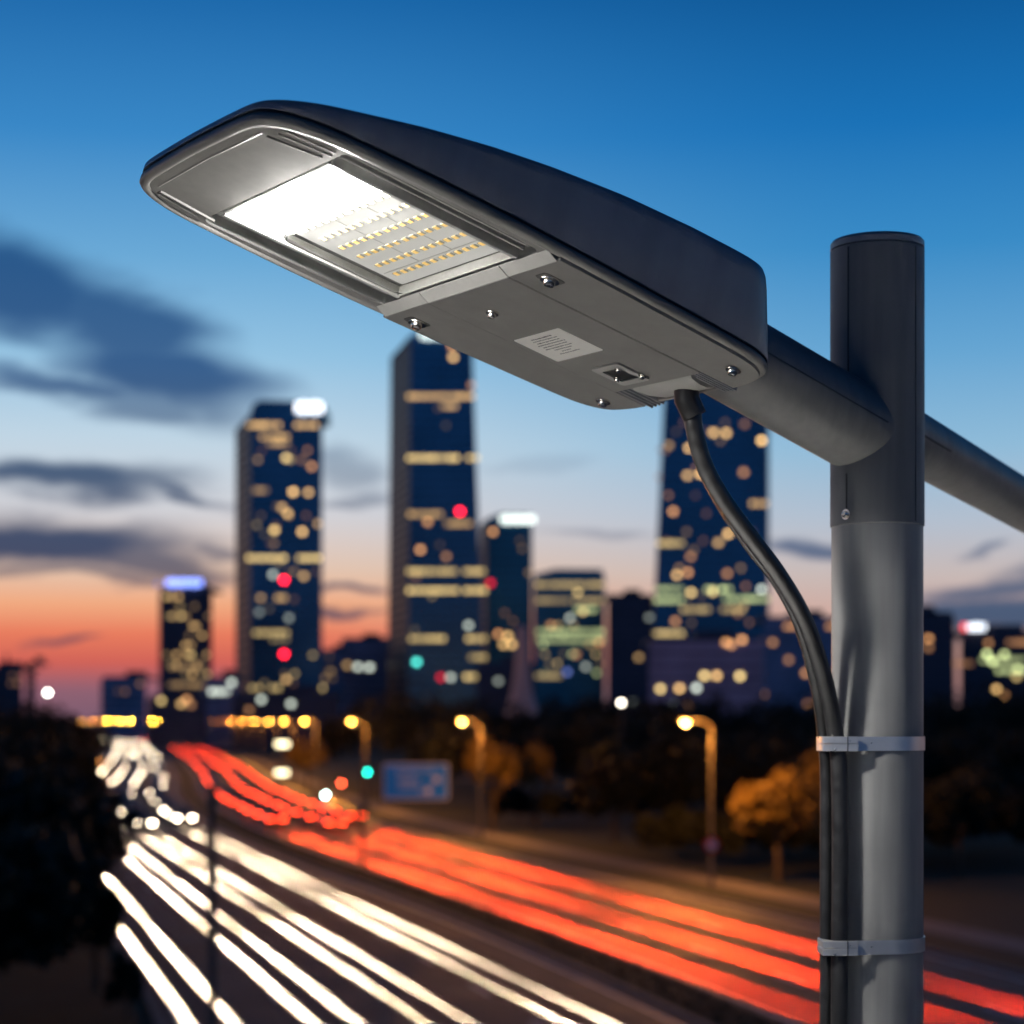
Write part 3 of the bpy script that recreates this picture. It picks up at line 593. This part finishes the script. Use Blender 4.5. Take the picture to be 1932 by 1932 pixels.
# slim dark post in front of the headlights; tall white park lamp
p = at(401, 1490, 35); t = empty('slim_post', 'slim dark post standing in front of the white headlights', 'post', (p.x, p.y, 0)); b = MB(); b.tube([(0, 0, 0), (0, 0, .5), (0, 0, .55), (0, 0, p.z)], [.12, .12, .09, .075], 12); b.build('pole', DARKPOST, t)
b = MB(); b.loft([circ(.08, 12, p.z-.02), circ(.09, 12, p.z+.03), circ(.05, 12, p.z+.06)]); b.build('cap', DARKPOST, t)
p = at(1172, 1326, 205); t = empty('park_lamp', 'lone small white lamp above the dark trees', 'lamp', (p.x, p.y, 0)); b = MB(); b.tube([(0, 0, 0), (0, 0, p.z-.15)], [.1, .06], 8); b.build('pole', DARKPOST, t)
b = MB(); b.loft([circ(r, 12, p.z+z) for r, z in ((.08, -.16), (.2, -.08), (.22, .04), (.12, .16))]); b.build('lamp_globe', glow('park lamp globe', (1, .9, .75), 16), t)
p = at(90, 1307, 330); t = empty('park_lamp', 'small white lamp above the trees at far left, under the sunset', 'lamp', (p.x, p.y, 0)); b = MB(); b.tube([(0, 0, 0), (0, 0, p.z-.2)], [.12, .07], 8); b.build('pole', DARKPOST, t)
b = MB(); b.loft([circ(r, 12, p.z+z) for r, z in ((.1, -.24), (.3, -.1), (.32, .06), (.15, .22))]); b.build('lamp_globe', glow('far park globe', (.95, 1, .9), 22), t)

# ================================================================== cars, at rest with their lamps lit
PAINTS = [('black', mat('black car paint', (.008, .008, .009), .45, .1, .35, coat=0)), ('dark grey', mat('dark grey car paint', (.03, .03, .032), .45, .2, .35, coat=0)), ('dark blue', mat('dark blue car paint', (.008, .014, .035), .45, .2, .35, coat=0)), ('dark brown', mat('dark brown car paint', (.035, .018, .010), .45, .2, .35, coat=0))]
def xsec(y, hw, zb, zt, r): return [(p[0], y, (zb+zt)/2+p[1]) for p in rrect(hw, (zt-zb)/2, min(r, (zt-zb)/2*.9), 3)]
def car_meshes():
    b = MB(); b.loft([xsec(*a) for a in ((-2.24, .70, .40, .78, .1), (-2.16, .84, .30, .92, .12), (-1.7, .90, .24, .98, .14), (-.6, .91, .22, .97, .14), (.7, .91, .22, .95, .14), (1.3, .90, .22, .88, .14), (1.95, .86, .25, .76, .14), (2.18, .76, .30, .64, .1), (2.26, .60, .36, .56, .08))])
    def cab(y, hw, zt): return [(-hw*1.12, y, .93), (-hw, y, zt-.05), (-hw*.86, y, zt), (hw*.86, y, zt), (hw, y, zt-.05), (hw*1.12, y, .93)]
    r = MB(); r.loft([cab(.30, .64, 1.36), cab(0, .66, 1.43), cab(-.6, .66, 1.45), cab(-1.15, .64, 1.40)])
    gl = MB(); gl.loft([cab(1.05, .70, .95), cab(.30, .635, 1.35), cab(0, .655, 1.42), cab(-.6, .655, 1.44), cab(-1.15, .635, 1.39), cab(-1.85, .68, .97)])
    rf = MB(); rf.loft([[(x*s, y, z+.012) for x, y, z in ((-.58, yy, zz), (.58, yy, zz), (.58, yy, zz-.02), (-.58, yy, zz-.02))] for yy, zz, s in ((.34, 1.345, .97), (0, 1.43, 1), (-.6, 1.45, 1), (-1.18, 1.385, .97))])
    w = MB(); w.loft([[(x, q[0], q[1]) for q in [(k[0], k[1]) for k in circ(rr, 18)]] for x, rr in ((-.1, .28), (-.1, .32), (-.08, .335), (.08, .335), (.1, .32), (.1, .28))])
    ri = MB(); ri.loft([[(x, k[0], k[1]) for k in circ(rr, 14)] for x, rr in ((-.104, .1), (-.106, .24), (.106, .24), (.104, .1))])
    h = MB(); h.loft([[(p[0], y, p[1]) for p in rrect(.17*s, .06*s, .03*s, 3)] for y, s in ((-.1, 1), (.04, 1), (.06, .92))]); h.m[-1] = 1
    tl = MB(); tl.loft([[(p[0], y, p[1]) for p in rrect(.27*s, .065*s, .04*s, 3)] for y, s in ((.08, 1), (-.03, 1), (-.05, .92))]); tl.m[-1] = 1
    pl = MB(); pl.box((0, 0, 0), (.5, .02, .11))
    return dict(body=b.mesh('body', PAINTS[0][1]), windows=gl.mesh('windows', GLASSD), roof_panel=rf.mesh('roof_panel', PAINTS[0][1]), tyre=w.mesh('wheel', TYRE), rim=ri.mesh('rim', RIM),
                headlight=h.mesh('headlight', [BLACKP, HEAD]), taillight=tl.mesh('taillight', [BLACKP, TAIL]), plate=pl.mesh('number_plate', PLATE, False))
CM = car_meshes()
def objslot(o, m): o.material_slots[0].link = 'OBJECT'; o.material_slots[0].material = m
def car_proto(beam):
    t = empty('car', '', 'car')
    link('body', CM['body'], t); link('windows', CM['windows'], t); link('roof_panel', CM['roof_panel'], t)
    for x in (-.80, .80):
        for y in (1.38, -1.36): w = link('wheel', CM['tyre'], t, (x, y, .335)); link('rim', CM['rim'], w)
        link('headlight', CM['headlight'], t, (x*.80, 2.16, .66)); link('taillight', CM['taillight'], t, (x*.66, -2.19, .80))
    link('number_plate', CM['plate'], t, (0, -2.255, .60)); link('number_plate', CM['plate'], t, (0, 2.27, .46))
    return t
BEAM = {}  # added narrow spots that lay light-trail streaks along the asphalt
# name: reach on the road (m), power, half width of the lit strip (m)
SPECS = dict(head_a=(4.5, 12, 13608, .17), head_b=(11, 26, 874800, .17), head_c=(22, 46, 3314520, .17), head_d=(40, 78, 16271280, .17), head_f=(110, 152, 180000000, .18), head_e=(70, 116, 54237600, .18),
             tail_a=(4.5, 12, 17496, .22), tail_b=(11, 26, 1263600, .22), tail_c=(22, 46, 6318000, .22), tail_d=(40, 80, 32076000, .22), tail_f=(110, 152, 260000000, .23), tail_e=(72, 116, 106920000, .23))
def beam(o, kind):
    d0, d1, en, hw = SPECS[kind]; rear = kind.startswith('tail'); h = .80 if rear else .66
    a0, a1 = math.atan(h/d1), math.atan(h/d0); pitch, half = (a0+a1)/2, (a1-a0)/2
    if kind not in BEAM:
        l = bpy.data.lights.new('beam', 'SPOT'); l.energy = en if rear else en*1.15; l.spot_size = R(4); l.color = (1, .05, .010) if rear else (1, .74, .48); l.spot_blend = .8; l.shadow_soft_size = .04; BEAM[kind] = l
    t2 = math.tan(R(2))
    for x in ((-.53, .53) if rear else (-.64, .64)):
        e = link('tail_streak' if rear else 'head_streak', BEAM[kind], o, (x, -2.34, .80) if rear else (x, 2.34, .66))
        e.rotation_euler = (R(90)-pitch, 0, R(180) if rear else 0); e.scale = (hw/((d0*d1)**.5)/t2, math.tan(half)/t2, 1)
CP0 = car_proto(0)   # the pattern every near car is copied from, removed at the end
def far_car_mesh():
    b = MB()
    for key, slot, loc in (('body', 0, (0, 0, 0)), ('windows', 1, (0, 0, 0))) + tuple(('headlight', 2, (x, 2.16, .66)) for x in (-.64, .64)) + tuple(('taillight', 3, (x, -2.19, .8)) for x in (-.53, .53)):
        me = CM[key]; b.add([tuple(v.co) for v in me.vertices], [tuple(p.vertices) for p in me.polygons], Matrix.Translation(loc)); b.m[-len(me.polygons):] = [slot if slot < 2 or p.material_index else 1 for p in me.polygons]
    return b.mesh('car', [PAINTS[0][1], GLASSD, HEAD, TAIL])
FARM = far_car_mesh()
ORD = ['nearest', 'second', 'third', 'fourth', 'fifth', 'sixth', 'seventh', 'eighth', 'ninth', 'tenth']
LANES = [('w', -2.6, 'in the lane beside the grass strip', [176]), ('w', -6.4, 'in the second lane from the grass strip', [168]),
         ('w', -9.5, 'in the third lane from the grass strip', [160]), ('w', -12.9, 'in the lane by the left trees', [164]),
         ('r', 4.8, 'in the lane beside the grass strip', [172]), ('r', 8.4, 'in the middle lane', [165]), ('r', 12.1, 'in the lane by the street lamps', [176])]
rc = random.Random(8)
for kind, d, where, near in LANES:
    Y = near[-1]; allY = list(near)
    while Y < 860:
        Y += ((6.8 if kind == 'w' else 8.5) if Y < 300 else (9 if kind == 'w' else 14) if Y < 420 else 42)*rc.uniform(.85, 1.2); allY.append(Y)
    for k, Yc in enumerate(allY):
        s = s_at(Yc); p, T = road_pt(s, d+rc.uniform(-.2, .2)); hd = math.atan2(-T.x, T.y); white = kind == 'w'
        if white: hd += math.pi; p = p + T*2.25
        ci = rc.randrange(4); cn, cm = PAINTS[ci]; grp = 'oncoming cars with white headlights' if white else 'cars driving away with red tail lights'
        if Yc < 260:
            o = copy_tree(CP0)
            o.location = (p.x, p.y, .004); o.rotation_euler.z = hd; o['group'] = grp; o['category'] = 'car'
            for ch in o.children:
                if ch.name.startswith(('body', 'roof_panel')): objslot(ch, cm)
            lampw = 'lit white headlights' if white else 'red tail lamps'
            if k < 10: o['label'] = f'{cn} car with {lampw}, {ORD[k]} {where}'
            else: o['label'] = f'far car with {lampw} {where}'
            kd = 'head_' if white else 'tail_'
            if k == 0:   # the first car of a lane is steered at the lane's near end
                q = road_pt(s_at(58), d*(1.05 if white else .95))[0]-p; o.rotation_euler.z = math.atan2(-q.x, q.y)+(0 if white else math.pi)
            for e in ('abcdef' if k == 0 else 'ab' if k < 5 else ''): beam(o, kd+e)
        else:
            o = link('car', FARM); objslot(o, cm); o.location = (p.x, p.y, .004); o.rotation_euler.z = hd
            tag(o, 'tiny far car in the bend with white headlights lit' if white else 'tiny far car in the bend with red tail lights lit', 'car', grp)
for ob in list(CP0.children_recursive) + [CP0]: bpy.data.objects.remove(ob)

# ================================================================== the big lamp post
Zp = 2.9; PX = (1655-CX)/F*Zp
post = empty('lamp_post', 'large grey tubular lamp post with a sleeve joint and side arm on the right', 'lamp post', (PX, Zp, 0))
pr, srad = .0643, .0660
b = MB(); b.loft([circ(pr+.002, 64, -.1), circ(pr+.002, 64, 6), circ(pr, 64, 8), circ(pr, 64, 9.30)]); b.build('pole', POLE_M, post)
b = MB(); z0 = CAMH+.2745; z1 = CAMH+.6655
b.loft([circ(pr-.004, 64, z0+.002), circ(srad-.001, 64, z0), circ(srad, 64, z0+.0012), circ(srad, 64, z1-.001), circ(srad-.001, 64, z1), circ(pr-.01, 64, z1)]); b.build('sleeve', SLEEVE_M, post)
b = MB(); b.loft([circ(srad-.0015, 64, z1+.0005), circ(srad-.0002, 64, z1+.0016), circ(srad-.0002, 64, z1+.010), circ(srad-.003, 64, z1+.0135), circ(srad-.012, 64, z1+.0155), circ(.01, 64, z1+.017)]); b.build('cap', POWDER_D, post)
def seam_line(dx, za, zb, r, w=.0011):
    s = MB(); y = -math.sqrt(r*r-dx*dx)-.0002; n = Vector((dx, y, 0)).normalized(); tdir = Vector((-n.y, n.x, 0))
    P = [Vector((dx, y, 0))+tdir*w*i+n*.0004*j for i, j in ((-1, 1), (1, 1), (1, -3), (-1, -3))]
    s.loft([[(p.x, p.y, za) for p in P], [(p.x, p.y, zb) for p in P]]); s.build('seam', SEAM, post, False)
seam_line(-.0485, z1-.004, CAMH+.40, srad); seam_line(-.0505, CAMH+.345, z0+.012, srad); seam_line(.0450, z1-.004, z0+.004, srad, .0007)
DT = Vector((5734, 3862, -2345)).normalized(); P0 = at(1655, 829, Zp); base = Vector((PX, Zp, 0))
tr = .0605
b = MB(); b.tube([P0-DT*q-base for q in (-.02, .1, .2, .3, .3605)], tr, 64); b.build('arm', SLEEVE_M, post)
def tube_seam(Pa, D, q0, q1, r, ang, w=.0011):
    cam_dir = (Vector((0, 0, CAMH))-(Pa+D*q0)).normalized(); cd = (cam_dir-D*cam_dir.dot(D)).normalized(); up = D.cross(cd); up = up if up.z > 0 else -up
    n = (cd*math.cos(ang)+up*math.sin(ang)).normalized(); tdir = D.cross(n); s = MB()
    s.loft([[tuple(Pa+D*q+n*(r+.0003*j)+tdir*w*i-base) for i, j in ((-1, 1), (1, 1), (1, -6), (-1, -6))] for q in (q0, q1)]); s.build('seam', SEAM, post, False)
tube_seam(P0, -DT, .04, .36, tr, R(27))
DR = Vector((1975, 3862, -175)).normalized(); P1 = at(1655, 794, Zp)
b = MB(); b.tube([P1+DR*q-base for q in (0, .3, .8, 1.6)], .0442, 48); b.build('side_arm', SLEEVE_M, post)
tube_seam(P1, DR, .06, .235, .0442, R(20), .0016)
def screw_mb(r, h):
    s = MB(); n = 24
    s.loft([circ(r*1.6, n, 0), circ(r*1.65, n, -h*.15), circ(r*1.6, n, -h*.3)]); s.loft([circ(r, n, -h*.28), circ(r, n, -h*.7), circ(r*.8, n, -h*.95), circ(r*.55, n, -h), circ(r*.48, n, -h*.72), circ(.0004, n, -h*.7)])
    for a in (0, 90): s.box((0, 0, -h*.86), (r*.8 if a == 0 else r*.16, r*.16 if a == 0 else r*.8, h*.24))
    return s
sx = -.0505; sy = -math.sqrt(srad**2-sx**2); o = screw_mb(.0046, .006).build('screw', STEEL, post, loc=(sx, sy, CAMH+.288)); o.rotation_euler = Vector((-sx, -sy, 0)).to_track_quat('Z', 'Y').to_euler()

# ================================================================== the luminaire
D = Vector((5734, 3862, -2015)).normalized(); L = Vector((-3862, 5734, 0)).normalized(); NN = D.cross(L).normalized()
O = Vector((.26210618, 2.72807012, .42388324+CAMH))
lum = empty('street_luminaire', 'large grey flat street lamp head with lit white diodes on an angled arm', 'lamp head')
lum.matrix_world = Matrix(((-D.x, -L.x, NN.x, O.x), (-D.y, -L.y, NN.y, O.y), (-D.z, -L.z, NN.z, O.z), (0, 0, 0, 1)))
ctrl = [(.030, 0), (.030, .08), (.0335, .130), (.045, .166), (.075, .186), (.12, .1935), (.22, .199), (.32, .204), (.42, .207), (.52, .2075), (.60, .205), (.67, .200), (.715, .195), (.748, .184), (.772, .165), (.783, .138), (.7865, .08), (.788, 0)]
half = [(p.x, p.y) for p in smooth_path([(a, q, 0) for a, q in ctrl], 6)]
OUT = half + [(a, -q) for a, q in half[-2:0:-1]]
ac = .41
def inset(d): return [(ac+(a-ac)*(1-d/.378), q*(1-d/.205)) for a, q in OUT]
def hgt(a): return float(np.interp(a, [.03, .12, .22, .33, .44, .52, .61, .70, .79], [.122, .119, .115, .106, .092, .079, .061, .040, .021]))
def zrow(d, fz): return [(a, q, fz(a)) for a, q in inset(d)]
zs = .0125
prof = [(.0012, 0), (.0006, .03), (.0006, .4), (.0008, .78), (.0018, .90), (.004, .96), (.0085, .988), (.016, .998), (.04, 1.0), (.09, 1.0), (.15, 1.0), (.19, 1.0)]
def hrow(d, f):   # the rear wall leans forward a little as it rises
    o_ = []
    for a, q in inset(d):
        z = zs+f*(hgt(a)-zs); w = max(0, 1-(a-.03)/.16); o_.append((a+.36*(z-zs)*w, q, z))
    return o_
b = MB(); b.loft([hrow(d, f) for d, f in prof], cap0=False); b.build('housing', POWDER_D, lum, angle=60)
b = MB(); b.loft([zrow(d, lambda a, z=z: z) for d, z in ((.0105, .004), (.0105, -.0015), (.0085, -.0035), (.005, -.0035), (.0018, -.0018), (.0, .0008), (.0, .0062), (.0012, .0088), (.0042, .0098), (.0042, .0128), (.012, .0128))], False, False); b.build('rim', POWDER, lum, angle=50)
b = MB(); ld = []
b.loft([zrow(d, lambda a, z=z: z) for d, z in ((.0038, .0098), (.0036, .0126))], False, False); b.build('gasket', SEAM, lum)
IN = inset(.0106)
hole = [(.547+p[0], p[1]) for p in rrect(.1335, .182, .014, 4)]
ftop = clip(IN, 0, .4015, False)
b = MB(); b.prism([ftop, hole[::-1]], 0, .012); b.build('front_frame', mat('matte grey powder coat', (.10, .099, .097), .8, 0, .12, (60, .05), (900, .3, .0006)), lum, angle=30)
# recess: sloping tray, ridged side channels
def rrow(hx, hy, r, z): return [(.547+p[0], p[1], z) for p in rrect(hx, hy, r, 5)]
b = MB(); b.loft([rrow(.1340, .1825, .0145, .0005), rrow(.1325, .1810, .014, .004), rrow(.1315, .180, .013, .020), rrow(.126, .174, .012, .021)], False, True)
for sgn in (-1, 1):
    for k, (q, w) in enumerate(((.168, .0035), (.158, .003), (.148, .003))): b.box((.546, sgn*q, .0160-.002*k), (.256, w, .010), bev=.001)
b.build('lens_tray', mat('recess grey', (.2, .2, .195), .6, 0, .3, (60, .06)), lum, angle=30)
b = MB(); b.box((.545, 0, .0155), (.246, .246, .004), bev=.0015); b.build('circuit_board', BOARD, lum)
# lit lens rows at the front, diode rows behind with emission graded to imitate bloom
b = MB()
b.loft([[(.634+p[0], p[1], z) for p in rrect(.036*k, .126*k2, .008, 4)] for z, k, k2 in ((.0134, 1, 1), (.006, 1, 1), (.0025, .93, .985), (.0012, .8, .95))]); b.build('lit_lens', LEDON, lum)
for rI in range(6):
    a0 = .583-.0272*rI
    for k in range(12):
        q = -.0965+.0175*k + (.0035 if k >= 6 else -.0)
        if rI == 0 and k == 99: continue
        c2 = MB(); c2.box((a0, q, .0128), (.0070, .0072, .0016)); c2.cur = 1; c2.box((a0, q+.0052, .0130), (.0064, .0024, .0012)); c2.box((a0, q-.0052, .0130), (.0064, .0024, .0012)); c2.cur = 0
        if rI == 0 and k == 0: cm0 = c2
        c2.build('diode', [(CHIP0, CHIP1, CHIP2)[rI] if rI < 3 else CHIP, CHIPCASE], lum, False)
b = MB()
for q in (-.03, .045): b.box((.52, q, .0132), (.13, .0009, .0005))
b.box((.455, .0, .0132), (.0009, .23, .0005)); b.build('board_trace', CHIPCASE, lum, False)
# clear cover over the diodes
b = MB(); b.loft([[(.508+p[0]*k, p[1]*k2, z) for p in rrect(.0885, .129, .01, 4)] for z, k, k2 in ((.0130, 1, 1), (.0035, 1, 1), (.0012, .985, .99))], False, True); b.build('clear_cover', CLEAR, lum)
b = MB()   # frosted rear edge of the cover, frame rails
b.loft([[(.4195, -.130, .0128), (.4195, .130, .0128), (.4215, .130, .0128), (.4215, -.130, .0128)], [(.4185, -.131, .0005), (.4185, .131, .0005), (.4205, .131, .0005), (.4205, -.131, .0005)]])
for sgn in (-1, 1): b.box((.545, sgn*.1345, .0064), (.256, .006, .0144), bev=.001)
b.box((.6735, 0, .0075), (.004, .262, .012)); b.build('cover_frame', LENSFRAME, lum)
# sloped step and the driver door behind it
zr = -.0075
def wedge(q0, q1): return [[(.3985, q, zr), (.4145, q, -.0004), (.4145, q, .006), (.3985, q, .006)] for q in (q0, q1)]
b = MB(); b.loft(wedge(-.1945, -.0895)); b.loft(wedge(-.0875, .0925)); b.loft(wedge(.0945, .1945)); b.build('step_rib', POWDER_L, lum, False)  # lighter coat paints in the diode light on the step's slope
REAR = clip(inset(.0062), 0, .3985, True)
def bev_prism(poly, name, m_, z=zr, bv=.0012):
    cx_ = sum(p[0] for p in poly)/len(poly); cy_ = sum(p[1] for p in poly)/len(poly)
    def sh(d): return [(cx_+(p[0]-cx_)*(1-d/.15), cy_+(p[1]-cy_)*(1-d/.06)) for p in poly]
    b = MB(); b.loft([[(*p, .006) for p in poly], [(*p, z+bv) for p in poly], [(*p, z) for p in sh(bv*.6)]], False, True); return b.build(name, m_, lum, angle=25)
bev_prism(clip(REAR, 1, .0948, False), 'side_plate', POWDER); bev_prism(clip(REAR, 1, -.0892, True), 'side_plate', POWDER)
bev_prism(clip(clip(clip(REAR, 1, .0930, True), 1, -.0888, False), 0, .0905, False), 'driver_door', POWDER, zr-.0006)
b = MB(); b.box((.2435, .0939, .004), (.305, .0026, .004)); b.build('door_seam', SEAM, lum, False)
# gland bracket and louvres at the rear
b = MB(); b.box((.062, .002, .010), (.062, .176, .006)); b.build('rear_floor', SEAM, lum, False)
for sgn, q0 in ((1, .066), (-1, -.062)):
    for k in range(4): b = MB(); b.box((.0585, q0+sgn*k*.0078, -.0012-.0008*k), (.062, .0026, .0065), bev=.0006); b.build('louvre', POWDER_D, lum)
b = MB(); rings = []
for a, hw, z in ((.089, .058, -.006), (.085, .056, -.0085), (.066, .050, -.0090), (.050, .044, -.0060), (.036, .047, -.001)): rings.append([(a, -hw+.004, z), (a, hw+.012, z), (a, hw+.014, z+.012), (a, -hw+.002, z+.012)])
b.loft(rings); b.build('gland_bracket', POWDER_L, lum, angle=50)
for a, q, r in ((.370, .142, .0066), (.367, -.164, .0066), (.341, -.023, .0046), (.084, .149, .0056), (.076, -.134, .0056)):
    o = screw_mb(r*1.12, .0085).build('screw', STEEL, lum, loc=(a, q, zr-.0004))
for a, q in ((.370, .142), (.367, -.164)):
    b = MB(); b.loft([[(a+p[0], q+p[1], zr-.0003) for p in rrect(.016, .0125, .006, 4)], [(a+p[0], q+p[1], zr-.0009) for p in rrect(.015, .0115, .006, 4)]]); b.build('screw_pocket', SEAM, lum, False)
# latch
b = MB(); P = rrect(.0285, .029, .005, 4); Q = rrect(.017, .0185, .003, 4); lc = (.135, -.0195)
b.prism([[(lc[0]+p[0], lc[1]+p[1]) for p in P], [(lc[0]+p[0], lc[1]+p[1]) for p in Q[::-1]]], zr-.0036, zr-.0002); b.build('latch_frame', POWDER_L, lum, angle=30)
b = MB(); b.box((lc[0], lc[1], zr-.0010), (.034, .037, .0012)); b.build('latch_recess', BLACKP, lum, False)
for a, q in ((.122, .012), (.128, -.034), (.150, -.004)): screw_mb(.0032, .005).build('screw', STEEL, lum, loc=(a, q, zr-.0036))
# rating label with small printed lines, upside down to the viewer
b = MB(); lcx, lcy = .234, -.0265
b.loft([[(lcx+p[0], lcy+p[1], zr-.0007) for p in rrect(.0365, .0505, .003, 4)], [(lcx+p[0], lcy+p[1], zr-.0011) for p in rrect(.0365, .0505, .003, 4)]]); lb = b.build('rating_label', STICKER, lum, False)
b = MB(); rl = random.Random(5)
for k in range(9):
    a = lcx+.026-.0058*k; h = .0026 if k in (0,) else .0019; q = .030 - .004*(k % 3); wid = (.045, .055, .050, .060, .052, .058, .040, .02, .045)[k]
    q = lcy+wid/2*.9; end = lcy-wid/2
    while q > end:
        w = rl.uniform(.0016, .0052); b.box((a+rl.uniform(-.0003, .0003), q-w/2, zr-.00118), (h*rl.uniform(.7, 1.1), w, .00012)); q -= w+rl.uniform(.0006, .0014)
b.build('print', INK, lb, False)
# embossed grooves at the nose
b = MB()
for (a0, q0), (a1, q1), w in (((.752, .128), (.690, .143), .0016), ((.748, .147), (.686, .158), .0016), ((.745, .162), (.688, .170), .0014), ((.752, -.150), (.672, -.163), .0024), ((.752, -.1585), (.690, -.172), .0016)):
    d = Vector((a1-a0, q1-q0, 0)).normalized(); n_ = Vector((-d.y, d.x, 0))*w
    b.loft([[(a0+n_.x*s, q0+n_.y*s, z) for s, z in ((1, .0004), (.5, -.0022), (-.5, -.0022), (-1, .0004))], [(a1+n_.x*s, q1+n_.y*s, z) for s, z in ((1, .0004), (.5, -.0022), (-.5, -.0022), (-1, .0004))]])
b.loft([[(.757, -.140, .0004), (.7595, -.140, -.001), (.762, -.140, .0004)], [(.760, 0, .0004), (.7625, 0, -.001), (.765, 0, .0004)], [(.757, .128, .0004), (.7595, .128, -.001), (.762, .128, .0004)]])
b.build('nose_ridge', POWDER, lum)
# diode downlight, bounced back up to the underside off the pavement below
l = bpy.data.lights.new('diode_light', 'SPOT'); l.energy = 58000; l.spot_size = R(86); l.spot_blend = .35; l.color = (1, .975, .94); l.shadow_soft_size = .06
lo = link('diode_light', l, lum, (.634, 0, -.006))
l = bpy.data.lights.new('diode_spill', 'SPOT'); l.energy = 120; l.spot_size = R(179); l.spot_blend = .15; l.color = (1, .96, .89); l.shadow_soft_size = .04
lo = link('diode_spill', l, lum, (.634, 0, -.012))
l = bpy.data.lights.new('bloom_lamp', 'POINT'); l.energy = 3.4; l.color = (1, .97, .92); l.shadow_soft_size = .004  # point lamps added under the plate to imitate bloom around the lens
for q in (-.06, .06): lo = link('bloom_lamp', l, lum, (.634, q, -.0055))

# ================================================================== cables and clamps
gl_ = lum.matrix_world @ Vector((.050, .014, -.004))
def gpt(px, py, z): return at(px, py, z)
path = [gl_, gpt(1306, 775, 2.690), gpt(1311, 815, 2.692), gpt(1330, 880, 2.70), gpt(1366, 945, 2.715), gpt(1415, 1012, 2.735), gpt(1470, 1086, 2.762), gpt(1519, 1172, 2.79), gpt(1555, 1280, 2.815), gpt(1575, 1380, 2.832), gpt(1583, 1450, 2.836), gpt(1585, 1600, 2.836), gpt(1584, 1785, 2.836), gpt(1583, 2000, 2.836), gpt(1583, 2300, 2.836)]
b = MB(); b.tube(smooth_path(path, 10), .0117, 24); c1_ = empty('power_cable', 'thick black cable curving from the lamp head down to the grey pole', 'cable', tuple(gl_)); c1o = b.build('sheath', RUBBER, c1_); c1o.location = -gl_
b = MB(); g0 = path[1]; b.tube([gl_+Vector((0, 0, .012)), gl_+Vector((.0005, 0, -.012)), gpt(1311, 786, 2.69)], [.0172, .0168, .0160], 28); o = b.build('gland', RUBBER, c1_); o.location = -gl_
p2 = [gpt(1420, 1035, 2.760), gpt(1468, 1098, 2.787), gpt(1510, 1180, 2.815), gpt(1540, 1290, 2.842), gpt(1554, 1385, 2.858), gpt(1559, 1460, 2.862), gpt(1559, 1600, 2.862), gpt(1559, 1785, 2.862), gpt(1559, 2000, 2.862), gpt(1559, 2300, 2.862)]
p2 = [gl_+Vector((-.004, .02, .01)), gpt(1320, 860, 2.722), gpt(1362, 950, 2.738)] + p2
b = MB(); b.tube(smooth_path(p2, 10), .0092, 20); c2_ = b.build('signal_cable', RUBBER); tag(c2_, 'thinner black cable running behind the thick one down the grey pole', 'cable')
def hull(pts):
    pts = sorted(set(pts)); 
    def halfh(ps):
        h = []
        for p in ps:
            while len(h) > 1 and (h[-1][0]-h[-2][0])*(p[1]-h[-2][1])-(h[-1][1]-h[-2][1])*(p[0]-h[-2][0]) <= 0: h.pop()
            h.append(p)
        return h[:-1]
    return halfh(pts)+halfh(pts[::-1])
for yy, lab in ((1403, 'upper shiny steel clamp holding the black cables to the pole'), (1785, 'lower shiny steel clamp holding the black cables to the pole')):
    zc = CAMH-(yy-HY)/F*2.85; t = empty('pipe_clamp', lab, 'clamp', (PX, Zp, zc), 'steel clamps on the pole')
    xc1 = at(1584 if yy > 1500 else 1578, yy, 2.836).x-PX; xc2 = at(1559 if yy > 1500 else 1556, yy, 2.862).x-PX
    P = [(round(p[0], 6), round(p[1], 6)) for r, x, y in ((pr+.0008, 0, 0), (.0122, xc1, -.064), (.0100, xc2, -.038)) for p in circ(r, 48, 0, x, y)]
    H_ = hull(P); cxm = sum(p[0] for p in H_)/len(H_); cym = sum(p[1] for p in H_)/len(H_)
    def off(d): 
        o_ = []
        for p in H_:
            v = Vector((p[0]-cxm, p[1]-cym)); v *= 1+d/v.length; o_.append((v.x+cxm, v.y+cym))
        return o_
    hh = .0098
    b = MB(); b.loft([[(*p, -hh) for p in off(0)], [(*p, -hh) for p in off(.0016)], [(*p, hh) for p in off(.0016)], [(*p, hh) for p in off(0)], [(*p, -hh) for p in off(0)]], False, False); b.build('band', BAND, t, angle=30)
    # two-strip bracket wrapping the cables, a fold at its end, pressed boss with a screw
    xl, xr = at(1548, yy, 2.84).x-PX, at(1617, yy, 2.83).x-PX
    b = MB()
    for s in (-1, 1): b.box(((xl+xr)/2, -.0785, s*.0054), (xr-xl, .0032, .0092), bev=.0008); b.box((xl+.0012, -.055, s*.0054), (.003, .045, .0092), bev=.0008)
    b.build('bracket', BAND, t); b = MB(); b.box(((xl+xr)/2+.010, -.0803, 0), (.0012, .0012, .020)); b.build('fold', SEAM, t, False)
    xb = at(1655, yy, 2.83).x-PX; b = MB(); b.loft([[(xb+q[0]*k, -.0655-y, q[1]*k) for q in circ(.0062, 18)] for k, y in ((1.1, -.001), (1.0, .0016), (.7, .0024), (.5, .0014))]); b.build('boss', BAND, t)
